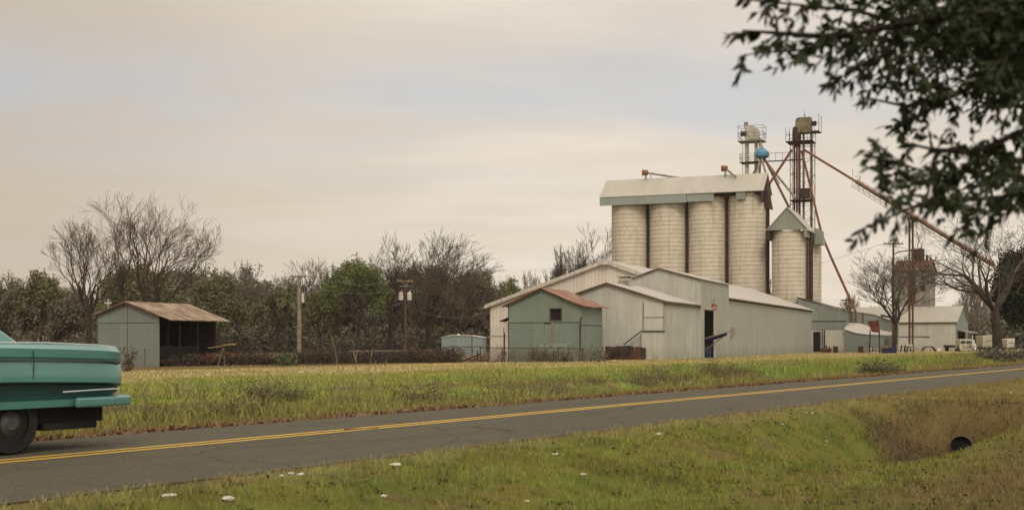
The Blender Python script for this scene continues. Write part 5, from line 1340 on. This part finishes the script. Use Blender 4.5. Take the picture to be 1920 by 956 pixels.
wall(MB(), (w_,.082), (w_,3.2), -.6, [(0,1.72),(3.1,1.72)]).build('side_wall', M_tankblue, bt)
wall(MB(), (0,3.2), (0,.082), -.6, [(0,1.7),(3.1,1.7)]).build('side_wall', M_tankblue, bt)
MB().prism([(-.05,1.71),(1.2,2.0),(3.6,1.94),(w_+.1,1.74),(w_+.1,1.80),(3.6,2.03),(1.2,2.09),(-.05,1.78)], 'y', -.12, 3.3).build('roof', M_wht, bt)
MB().tube((1.9,.6,2.05),(1.9,.6,2.22), .20,.14,12).build('roof_hatch', M_wht, bt)
MB().box(3.55,3.63,-.06,-.003,-.5,1.8).box(.1,4.8,-.04,-.004,.66,.70).build('post', M_rustdk, bt)
# old implement by the open shed
im = thing('farm_implement', 'old timber and rust farm implement with a tan plank top, right of the open shed', 'implement', (*G(404, 86), 0))
MB().bar((.55,0,.05+.98),(1.3,-.3,1.12), .5,.10).bar((-.5,.1,.86),(.6,0,1.02),.22,.07).build('plank_top', M_plank, im)
MB().bar((.15,0,-.35),(.6,0,.98),.20,.08).bar((.55,.3,-.35),(.5,.3,.9),.12,.08).build('leg', M_wood, im)
MB().bar((-.7,.2,.45),(.9,.1,.55),.1,.1).tube((-.25,-.1,.18),(-.25,.1,.18),.35,.35,16).tube((-.9,-.1,.1),(-.9,.1,.1),.28,.28,16).build('rusty_frame', M_rust, im)
bx = thing('pale_crate', 'pale weathered crate just inside the dark open shed', 'crate', (*G(338, 86.5), 0), YARD)
MB().box(-.5,.5,-.3,.3,-.4,.25).build('box', M_galvd, bx); MB().box(-.54,.54,-.34,-.305,.05,.12).box(-.54,.54,-.34,-.305,-.25,-.18).build('slat', M_wood, bx)

# far little houses and cars behind the woods
for k, (px, Y, w_, h_, lab) in enumerate(((440, 186, 3.6, 1.3, 'pale house wall glimpsed under the woods right of the farm implement'), (655, 190, 1.6, 1.6, 'pale house wall glimpsed under the bright green tree'), (40, 186, 2.6, 1.9, 'pale house wall glimpsed behind the car roof'), (80, 186, .5, 2.2, 'narrow white wall glimpsed above the car tail'))):
    t = thing('pale_house', lab, 'house', (*G(px, Y+1), 0))
    MB().box(0,w_,0,3,-.3,h_).build('wall', M_galv if k else M_mossy, t)
    MB().prism([(-.3,h_),(w_/2,h_+.5),(w_+.3,h_),(w_+.3,h_+.08),(w_/2,h_+.6),(-.3,h_+.08)], 'y', -.2, 3.2).build('roof', M_rustdk, t)

# yard clutter right of the annex
tb = thing('scrap_tub', 'brown rusted tub piled with scrap by the annex doorway', 'tub', (*G(1549, 150), 0))
MB().hexa([(-.45,-.3,-.2),(.45,-.3,-.2),(.45,.3,-.2),(-.45,.3,-.2),(-.58,-.4,.45),(.58,-.4,.45),(.58,.4,.45),(-.58,.4,.45)]).build('tub', M_rust, tb)
MB().bar((-.3,0,.4),(-.15,0,.75),.12,.12).bar((.1,.1,.4),(.0,0,.82),.14,.1).bar((.35,0,.4),(.42,.1,.68),.12,.1).build('scrap', M_rustdk, tb)
for px, lab in ((1567, 'dark rusty oil drum standing between the tub and the low shed door'), (1614, 'dark rusty oil drum standing left of the hopper')):
    dm = thing('oil_drum', lab, 'drum', (*G(px, 149), 0), 0, 'rusty drums in the yard')
    MB().lathe([(.02,-.2),(.29,-.2),(.29,.72),(.27,.74),(.02,.74)], 20).build('body', M_rustdk, dm, smooth=True)
    MB().lathe([(.295,.08),(.31,.10),(.295,.12)], 20).lathe([(.295,.38),(.31,.40),(.295,.42)], 20).build('rib', M_rust, dm)
wf = MB(); wf.path([(0,0,-.1),(.15,0,.35),(.5,0,.5),(.95,0,.15),(1.5,0,.05)], .025, 5)
tag(wf.build('bent_pipe', M_galvd, None, Vector((*G(1581,151),0))), 'thin bent pipe lying by the low white shed', 'pipe')
hp = thing('hopper', 'rusty red square hopper on thin legs in front of the slim bare tree', 'hopper', (*G(1640, 146), 0), -R(12))
zt_ = CAM_Z+(HY-602)/F*146; zb_ = CAM_Z+(HY-622)/F*146
MB().hexa([(-.28,-.28,zb_),(.58,-.28,zb_-.1),(.58,.4,zb_-.1),(-.28,.4,zb_),(-.80,-.7,zt_),(.42,-.7,zt_+.1),(.42,.7,zt_+.1),(-.80,.7,zt_)]).build('bin', plain('faded_red_rust', (.25,.10,.075), .85, .4, 1.5, c2=(.15,.055,.04)), hp)
for q in ((-.55,-.4),(.55,-.4),(-.55,.5),(.55,.5)): MB().tube((*q,-.2),(q[0]*.9,q[1]*.8,zb_+.25), .045, n=6).build('leg', M_rustdk, hp)
MB().bar((-.55,-.4,.7),(.55,-.4,.7),.05,.05).bar((-.9,-.5,1.3),(-.5,-.5,.05),.08,.05).build('brace', M_rustdk, hp)
bb = thing('blue_bin', 'dark blue metal bin on the ground left of the slim tree trunk', 'bin', (*G(1667, 137), 0))
MB().hexa([(-.62,-.4,.02),(.62,-.4,.02),(.62,.4,.02),(-.62,.4,.02),(-.72,-.45,.58),(.72,-.45,.58),(.72,.45,.58),(-.72,.45,.58)]).build('bin', M_navy, bb, bevel=.03)
MB().box(-.75,.75,-.48,.48,.56,.63).build('lid', M_navy, bb); MB().box(-.7,.7,-.42,.42,-.15,.02).build('skid', M_rustdk, bb)
ob_ = thing('orange_bucket', 'small orange bucket just behind the blue bin', 'bucket', (*G(1659, 139), 0))
MB().lathe([(.02,.45),(.22,.45),(.28,.82),(.26,.82),(.2,.5)], 16).build('bucket', M_orange, ob_); MB().box(-.3,.3,-.25,.25,-.2,.45).build('stand', M_rustdk, ob_)
for k, (px, lab, h_) in enumerate(((1637, 'pale engine block crate under the hopper', .75), (1690, 'pale stacked crates right of the slim tree trunk', 1.15), (1702, 'pale pallet stack beside the red posts', 1.0))):
    t = thing('pallet_stack', lab, 'pallets', (*G(px, 150), 0))
    for j in range(int(h_/.16)):
        MB().box(-.45,.45,-.4,.4,-.2+j*.2,-.06+j*.2).build('pallet', M_wht if j % 2 else M_cream, t)
    MB().bar((-.2,-.45,.1),(-.1,-.45,h_*.8),.14,.08).bar((.25,-.45,.1),(.2,-.45,h_*.7),.1,.08).build('scrap', M_rustdk, t)
fd = thing('wheel_arch', 'dark curved trailer wheel arch lying against the white barn wall', 'fender', (*G(1741, 168), 0))
ar = MB(); pr = [(-.85,.05),(-.62,.5),(-.2,.62),(.5,.58),(.82,.2),(.9,0)]
for (xa, za), (xb, zb2) in zip(pr, pr[1:]): ar.bar((xa,0,za),(xb,0,zb2), .5, .13)
ar.build('arch', M_rustdk, fd); MB().box(1.05,1.6,-.1,.5,-.2,.45).build('block', M_wht, fd)
# cab-over truck and trailers
tk = thing('cream_truck', 'old cream flat-faced truck with a split windscreen, beside the white barn', 'truck', (*G(1811, 172), 0), R(4))
MB().box(-.82,.82,0,1.6,.25,1.62).build('cab', M_cream, tk, bevel=.06)
MB().box(-.72,-.06,-.02,.05,.98,1.40).box(.06,.72,-.02,.05,.98,1.40).build('windscreen', M_glass, tk)
MB().box(-.60,.45,-.03,.0,.30,.78).build('grille', M_galvd, tk); MB().box(-.85,.85,-.12,-.03,.12,.25).build('bumper', M_cream, tk)
for s_ in (-.68, .68): MB().tube((s_,-.06,.45),(s_,.05,.45), .12, n=14).build('headlight', M_glass if s_ > 0 else M_wht, tk)
MB().box(.95,1.35,.3,1.6,.3,1.55).tube((1.0,.2,.3),(1.0,.2,2.1), .07).box(1.3,1.65,.5,2.5,.0,1.0).build('side_gear', M_wht, tk)
MB().box(-.8,1.3,1.7,5.5,.5,.8).build('bed', M_rustdk, tk)
for s_ in (-.7,.7):
    for yy in (.7, 4.6): MB().tube((s_-.12,yy,.35),(s_+.12,yy,.35), .42, n=18).build('wheel', M_tyre, tk)
for px, Y, w_, zb2, zt2, lab, mt in ((1854, 190, 1.85, .45, 2.25, 'white travel trailer end-on, left of the thick tree trunk', M_cream), (1895, 190, 1.15, .35, 1.75, 'pale greenish-white trailer right of the thick tree trunk', M_white2), (1882, 197, 1.6, .4, 1.75, 'grey boxy trailer mostly behind the thick tree trunk', M_galvd)):
    t = thing('trailer', lab, 'trailer', (*G(px, Y), 0), -R(8))
    MB().hexa([(-w_*.46,0,zb2),(w_*.42,0,zb2),(w_*.42,4.5,zb2),(-w_*.46,4.5,zb2),(-w_*.5,-.2,zt2-.1),(w_*.5,-.2,zt2),(w_*.5,4.6,zt2),(-w_*.5,4.6,zt2-.1)]).build('body', mt, t, bevel=.05)
    MB().box(-w_*.2,w_*.35,-.19,-.1,zb2+(zt2-zb2)*.50,zb2+(zt2-zb2)*.60).build('window', M_galvd, t)
    for s_ in (-w_*.4, w_*.4): MB().tube((s_-.1,2.6,.3),(s_+.1,2.6,.3), .35, n=16).build('wheel', M_tyre, t)
    MB().bar((0,-1.2,.4),(0,0,.45),.08,.08).build('drawbar', M_rustdk, t)

# ------------------------------------------------------------------ culvert, litter, cotton
cs = 27.95; cx_, cy_ = xy(cs, 6.35)
cz = -.90
cu = thing('culvert', 'dark round culvert pipe mouth at the bottom of the grassy hollow', 'culvert', (cx_, cy_, cz), RZ)
n = 28; vv = []; 
for (xx, rr_) in ((-.36,.235),(6.0,.235),(6.0,.218),(-.36,.218)):
    vv += [(xx, rr_*math.cos(2*math.pi*i/n), rr_*math.sin(2*math.pi*i/n)) for i in range(n)]
cm = MB().add(vv, [((k % 4)*n+i, (k % 4)*n+(i+1) % n, ((k+1) % 4)*n+(i+1) % n, ((k+1) % 4)*n+i) for k in range(4) for i in range(n)])
cm.build('pipe', M_conc, cu, smooth=True)
MB().tube((-.27,0,0),(-.25,0,0), .217, n=20).build('pipe_shade_disc', M_under, cu)  # dark disc added near the mouth to stand for shade inside
# leaf litter in the hollow
g = np.random.default_rng(3); n = 2600
s_ = np.concatenate([g.normal(26.0, 1.5, 1100), g.uniform(8, 30, 1700)]); nn_ = np.concatenate([g.normal(5.9, 1.1, 1100), g.uniform(1.5, 8.7, 1700)])
pk = fbm(s_*.8, nn_*.8, 12); ok = (pk > .44) & (s_ < 40) & (nn_ < 8.75); s_, nn_ = s_[ok], nn_[ok]
x, y = xy(s_, nn_); zc = H(x, y)+.03; n = len(x)
a = g.normal(size=(n,3)); a[:,2] *= .4; a /= np.linalg.norm(a, axis=1, keepdims=True)
b = g.normal(size=(n,3)); b[:,2] *= .4; b -= a*(a*b).sum(1, keepdims=True); b /= np.linalg.norm(b, axis=1, keepdims=True)
sz = g.uniform(.016,.040,(n,1)); c = np.stack([x,y,zc], -1)
V = np.stack([c-a*sz, c+b*sz*.6, c+a*sz, c-b*sz*.6], 1).reshape(-1,3)
cl = np.repeat(np.array([.13,.078,.042])*g.uniform(.6,1.4,(n,1)), 4, 0)
tag(link('leaf_litter', np_mesh('leaf_litter', V, np.arange(4*n).reshape(-1,4), M_blade, cl)), 'scattered dead brown leaves on the near bank', 'leaves', kind='stuff')
# same, along the far road edge
s_ = g.uniform(6, 70, 3600); nn_ = 14.15+np.abs(g.normal(0,.28,3600)); pk = fbm(s_*.5, nn_*.3, 14); ok = pk > .42; s_, nn_ = s_[ok], nn_[ok]
x, y = xy(s_, nn_); zc = H(x, y)+.03; n = len(x)
a = g.normal(size=(n,3)); a /= np.linalg.norm(a, axis=1, keepdims=True); b = g.normal(size=(n,3)); b -= a*(a*b).sum(1, keepdims=True); b /= np.linalg.norm(b, axis=1, keepdims=True)
sz = g.uniform(.025,.07,(n,1)); c = np.stack([x,y,zc], -1)
V = np.stack([c-a*sz, c+b*sz*.6, c+a*sz, c-b*sz*.6], 1).reshape(-1,3)
cl = np.repeat(np.array([.14,.075,.042])*g.uniform(.5,1.7,(n,1)), 4, 0)
tag(link('leaf_litter', np_mesh('leaf_litter', V, np.arange(4*n).reshape(-1,4), M_blade, cl)), 'reddish dead leaves heaped along the far road edge', 'leaves', kind='stuff')

import bmesh
def tuft_mesh(seed, flat):
    r_ = random.Random(seed); bm = bmesh.new()
    for k in range(5):
        ret = bmesh.ops.create_icosphere(bm, subdivisions=2, radius=r_.uniform(.45,.75))
        ox, oy, oz = r_.uniform(-.7,.7), r_.uniform(-.5,.5), r_.uniform(.1,.4)*flat
        for v_ in ret['verts']:
            f = 1+r_.uniform(-.22,.22); v_.co = Vector((v_.co.x*f+ox, v_.co.y*f+oy, v_.co.z*f*flat+oz))
    me = bpy.data.meshes.new('cotton_tuft'); bm.to_mesh(me); bm.free(); me.materials.append(M_cotton); return me
tm = [tuft_mesh(k, .55+.12*k) for k in range(4)]
TUFTS = [(740,872,.13,'largest cotton tuft on the near road edge'),(430,937,.12,'flat pale cotton tuft at the bottom left of the verge'),(722,931,.07,'small round cotton tuft near the bottom, below the largest tuft'),(988,941,.06,'small cotton tuft at the bottom centre of the verge'),
 (1040,852,.10,'yellowish cotton tuft on the green verge below the rail of the scrap sheets'),(1094,890,.06,'small cotton tuft alone on the green verge, bottom centre right'),(1235,815,.10,'cotton tuft by the road edge below the gabled white shed'),(1467,796,.07,'round cotton tuft on the crest below the separate silo'),
 (1440,783,.05,'tiny cotton tuft on the crest left of the round tuft'),(1512,774,.05,'left one of a row of cotton bits on the crest'),(1522,775,.05,'right one of a row of cotton bits on the crest'),(1549,827,.06,'cotton tuft alone on the green slope left of the hollow'),
 (1566,788,.04,'tiny cotton bit on the crest above the hollow'),(563,890,.08,'cotton tuft on the near road edge, right of a pair'),(545,889,.07,'cotton tuft on the near road edge, left of a pair'),(527,893,.06,'thin cotton wisp on the near road edge beside the pair'),(468,897,.05,'tiny cotton bit on the near tar edge, left'),
 (318,930,.10,'tan cotton tuft by the near road edge, leftmost on the verge'),(1656,743,.08,'cotton tuft by the road above the hollow, left one'),(1692,748,.10,'biggest cotton tuft above the hollow'),(1677,746,.05,'tiny cotton bit between the two tufts above the hollow'),(1741,738,.06,'cotton tuft near the driveway, upper one'),(1750,745,.06,'cotton tuft near the driveway, lower one'),
 (1818,753,.07,'cotton tuft beyond the driveway bank'),(1846,732,.05,'tiny cotton tuft on the driveway grass'),(1895,713,.09,'cotton tuft at the right edge beside the tar'),(1895,736,.06,'cotton tuft at the right edge below the road'),
 (680,779,.13,'biggest pinkish cotton heap on the far road edge'),(668,782,.09,'cotton wisp left of the biggest far heap'),(765,769,.08,'cotton tuft on the far road edge below the black pipe'),(600,780,.06,'small cotton tuft on the far road edge left of the big heap'),(512,791,.06,'small cotton tuft on the far road edge near the car'),(505,786,.05,'second small cotton tuft on the far edge near the car'),
 (275,813,.09,'cotton tuft on the far road edge just behind the car'),(1086,741,.08,'cotton tuft in the dry grass below the green shed'),(1093,748,.08,'cotton tuft at the tar below the green shed'),(1026,755,.08,'flat cotton tuft on the far tar edge left of the green shed'),(1265,735,.07,'cotton tuft on the far edge below the scrap sheets'),(1297,732,.07,'cotton tuft on the far edge below the gabled shed door'),
 (1380,727,.10,'bright cotton tuft on the far edge below the auger'),(1432,723,.06,'small cotton tuft on the far edge below the warehouse wall'),(1735,700,.12,'bright cotton tuft on the far edge right of the weed bush'),(1747,699,.10,'cotton tuft next to the bright one right of the weed bush'),(1773,697,.10,'flat cotton tuft on the far edge below the wheel arch'),(1838,690,.12,'cotton tuft on the far edge below the cream truck'),(1856,690,.10,'cotton tuft on the far edge below the thick trunk'),
 (565,698,.20,'wide pale cotton streak in the field below the pale utility pole'),(585,697,.14,'smaller cotton streak in the field beside the wide one'),(538,703,.12,'cotton bit in the field left of the wide streak'),(912,684,.18,'cotton bit in the field at the warehouse corner'),(350,706,.16,'cotton bit in the field right of the car tail'),(388,703,.16,'cotton bit in the field below the farm implement')]
for k, (px, py, r_, lab) in enumerate(TUFTS):
    p = hit(px, py); o = link('cotton_tuft', tm[k % 4], None, (p.x, p.y, p.z-.01+ (.012 if py > 690 else .03)), k*1.3)
    r_ *= .47; o.scale = (r_*1.15, r_*.9, r_*.8)
    tag(o, 'white ' + lab if 'cotton' in lab.split()[:2] or True else lab, 'cotton', 'cotton tufts scattered on the ground')
# sticks on the road and verge
for k, (px, py, L_, lab) in enumerate(((678, 821, .5, 'thin brown stick lying on the near lane'), (1500, 890, .3, 'short brown twig on the verge left of the culvert'))):
    p = hit(px, py); z_ = p.z+.08 if k == 0 else p.z+.02
    if k == 0: z_ = road_z(sn(p.x, p.y)[1])+.012
    tag(MB().tube((-L_/2,0,0),(L_/2,.05,.01), .010,.006,5).build('stick', M_rust2, None, Vector((p.x,p.y,z_)), .3), lab, 'stick')

# ------------------------------------------------------------------ live oak reaching in from the right
ok_t = thing('oak_tree', 'live oak with dark narrow leaves hanging into the top right corner', 'tree', (6.6, 6.4, gz(6.6, 6.4)))
o0 = Vector(ok_t.location); ro_ = random.Random(19)
def PP(px, py, Y): return P(px, py, Y)-o0
lim = []
fork = Vector((0, 0, 2.3))
def limb(pts, r0, r1): lim.append(([PP(*p) for p in pts], r0, r1))
limb([(2180,-160,5.6),(2000,-60,5.5),(1850,15,5.4),(1700,45,5.3),(1560,70,5.2),(1450,62,5.15),(1392,58,5.1)], .030, .004)
limb([(1700,45,5.3),(1600,20,5.2),(1500,10,5.1),(1400,0,5.05)], .010, .003)
limb([(1600,66,5.25),(1500,95,5.2),(1440,98,5.15),(1392,104,5.1)], .007, .0025)
limb([(2200,-40,5.9),(2020,60,5.8),(1900,120,5.7),(1790,180,5.6),(1700,200,5.55),(1636,186,5.5)], .024, .004)
limb([(1790,180,5.6),(1730,210,5.55),(1694,232,5.5)], .007, .003)
limb([(2220,80,5.7),(2040,190,5.6),(1930,240,5.5),(1830,285,5.4),(1750,280,5.35),(1684,266,5.3)], .022, .004)
limb([(1900,250,5.5),(1800,325,5.4),(1720,340,5.35),(1645,345,5.3)], .010, .003)
limb([(2040,190,5.6),(1960,330,5.5),(1880,370,5.4),(1800,375,5.35),(1720,385,5.3),(1660,410,5.25),(1602,436,5.2)], .016, .003)
limb([(1800,325,5.4),(1730,320,5.3),(1660,300,5.25),(1646,300,5.2)], .006, .0025)
limb([(1960,330,5.5),(1900,390,5.4),(1840,400,5.3),(1800,430,5.3)], .010, .003)
limb([(2020,60,6.0),(1900,60,6.0),(1800,90,5.9),(1700,130,5.8),(1640,150,5.8)], .012, .003)
limb([(1700,45,5.3),(1660,100,5.2),(1600,130,5.2),(1560,160,5.2)], .007, .0025)
limb([(1850,15,5.4),(1780,-20,5.2),(1650,-30,5.0),(1520,-30,4.9)], .012, .003)
limb([(2000,-60,5.5),(1950,10,5.1),(1900,80,4.9),(1860,170,4.8)], .014, .003)
wd = MB(); LV, LC = [], []
def leaf(p, d, L, w_):
    nv_ = Vector((ro_.gauss(0,1), ro_.gauss(0,1), ro_.gauss(0,1))); sd2 = d.cross(nv_).normalized(); up2 = sd2.cross(d).normalized()
    dr = Vector((0,0,-.18*L))
    pts = [p, p+d*L*.28+sd2*w_*.42, p+d*L*.28-sd2*w_*.42, p+d*L*.62+sd2*w_*.5+dr*.3, p+d*L*.62-sd2*w_*.5+dr*.3, p+d*L+dr]
    mid = [p+d*L*.28-up2*w_*.12, p+d*L*.62-up2*w_*.12+dr*.3]
    LV.append([pts[0], pts[1], mid[0], pts[2], pts[3], mid[1], pts[4], pts[5]])
def twig(p, d, L, dens):
    nseg = 4; q = p
    for i in range(nseg):
        d = (d + Vector((ro_.gauss(0,.2), ro_.gauss(0,.2), ro_.gauss(0,.16)-.04))).normalized()
        e_ = q+d*L/nseg; wd.tube(q, e_, .0022*(1-i*.2)+.0006, .0018*(1-i*.2)+.0005, 4, caps=False)
        for j in range(dens):
            t_ = ro_.random(); ld_ = (d*ro_.uniform(.4,1.1)+Vector((ro_.gauss(0,.55), ro_.gauss(0,.55), ro_.gauss(0,.5)))).normalized()
            leaf(q.lerp(e_, t_), ld_, ro_.uniform(.034,.056), ro_.uniform(.015,.023))
        q = e_
    for j in range(2):
        leaf(q, (d+Vector((ro_.gauss(0,.3), ro_.gauss(0,.3), ro_.gauss(0,.3)))).normalized(), ro_.uniform(.04,.06), ro_.uniform(.012,.017))
for pts, r0, r1 in lim:
    tot = len(pts)-1
    for i in range(tot):
        a_, b_ = pts[i], pts[i+1]
        wd.tube(a_, b_, r0+(r1-r0)*i/tot, r0+(r1-r0)*(i+1)/tot, 6)
        d = (b_-a_).normalized(); k_ = max(2, int((b_-a_).length/.045))
        for j in range(k_):
            p = a_.lerp(b_, (j+ro_.random())/k_)
            for _ in range(1 if (i > tot-3 and r0 > .012) else ro_.choice((1,2))):
                dd = (d*ro_.uniform(.3,1.0)+Vector((ro_.gauss(0,.5), ro_.gauss(0,.6), ro_.gauss(0,.5)-.05))).normalized()
                twig(p, dd, ro_.uniform(.05,.11) if i > tot-2 else ro_.uniform(.10,.22), 2 if i > 1 else 3)
# inner crown, thick towards the corner
for k in range(900):
    px = 1965-min(2.1, abs(ro_.gauss(0,1)))*175; py = -30+min(2.0, abs(ro_.gauss(0,1)))*95
    if k > 360: py = ro_.uniform(30, 350); px = 1990-abs(ro_.gauss(0,1))*(115 if py < 200 else 85)
    if float(vnoise(np.array([px/70.+3]), np.array([py/52.]), 5)[0]) < (.44 if py < 80 else .61): continue
    p = PP(px, py, ro_.uniform(5.0, 6.6))
    twig(p, Vector((ro_.gauss(-.4,.6), ro_.gauss(0,.6), ro_.gauss(-.1,.5))).normalized(), ro_.uniform(.12,.22), 3)
for k in range(420):
    p = PP(ro_.uniform(1990, 2650), ro_.uniform(-420, 60), ro_.uniform(5.2, 6.8)); twig(p, Vector((ro_.gauss(-.3,.6), ro_.gauss(0,.6), ro_.gauss(0,.5))).normalized(), ro_.uniform(.14,.26), 3)
tk = [(0,0,-.3,.36),(.02,.01,.3,.29),(.0,.03,1.0,.26),(-.04,.02,1.7,.24),(-.02,0,2.4,.23),(.05,.06,3.2,.18),(.1,.1,4.4,.12),(.1,.2,5.6,.05)]
for q0, q1 in zip(tk, tk[1:]): wd.tube(q0[:3], q1[:3], q0[3], q1[3], 14)
for pts, r0, r1 in lim:
    if r0 > .019:
        f0 = fork+Vector((0,0,ro_.uniform(-.2,.9))); d0 = (pts[1]-pts[0]).normalized(); cp = pts[0]-d0*(pts[0]-f0).length*.55+Vector((0,0,.25)); pv_ = f0
        for k in range(1, 11):
            t_ = k/10; q_ = f0*(1-t_)**2+cp*(2*t_*(1-t_))+pts[0]*t_*t_
            if k < 10: q_ += Vector((ro_.gauss(0,.03), ro_.gauss(0,.03), ro_.gauss(0,.03)))
            ra, rb = .10*(1-t_+.1)+r0*(t_-.1), .10*(1-t_)+r0*t_
            wd.tube(pv_, q_, ra, rb, 8)
            for _ in range(2 if k < 4 else 7):
                twig(q_+Vector((ro_.gauss(0,.12), ro_.gauss(0,.15), ro_.gauss(.05,.15))), Vector((ro_.gauss(-.2,.6), ro_.gauss(0,.6), ro_.gauss(.1,.5))).normalized(), ro_.uniform(.14,.26), 3)
            pv_ = q_
wd.build('trunk', M_oakbark, ok_t)
LA = np.array([[tuple(v_) for v_ in l] for l in LV], float); nL = len(LA)
i = (np.arange(nL)*8)[:, None]
Fq = np.concatenate([i+np.array([[0,2,1,1]])*1, ], 0)[:0]
quads = np.array([[1,2,5,4],[2,3,6,5]]); tris = np.array([[0,2,1],[0,3,2],[4,5,7],[5,6,7]])
T3 = np.concatenate([quads[:, [0,1,2]], quads[:, [0,2,3]], tris])
Fq = (i[:, :, None]+T3[None]).reshape(-1, 3)
link('crown', np_mesh('oak_leaves', LA.reshape(-1,3), Fq, M_oak), ok_t)

# ------------------------------------------------------------------ the air: a little haze between here and the woods
hm = bpy.data.materials.new('haze_air'); hm.use_nodes = True; hm.node_tree.nodes.clear()
ht_ = NT(hm.node_tree); pv = ht_.n('ShaderNodeVolumePrincipled'); pv.inputs['Color'].default_value = (.95, .93, .88, 1); pv.inputs['Density'].default_value = .00014; pv.inputs['Anisotropy'].default_value = .2
oo = ht_.n('ShaderNodeOutputMaterial'); ht_.l.new(pv.outputs[0], oo.inputs['Volume'])
hz_ = MB().box(-1100, 1100, -900, 1250, -2.6, 42).build('haze', hm); tag(hz_, kind='stuff')
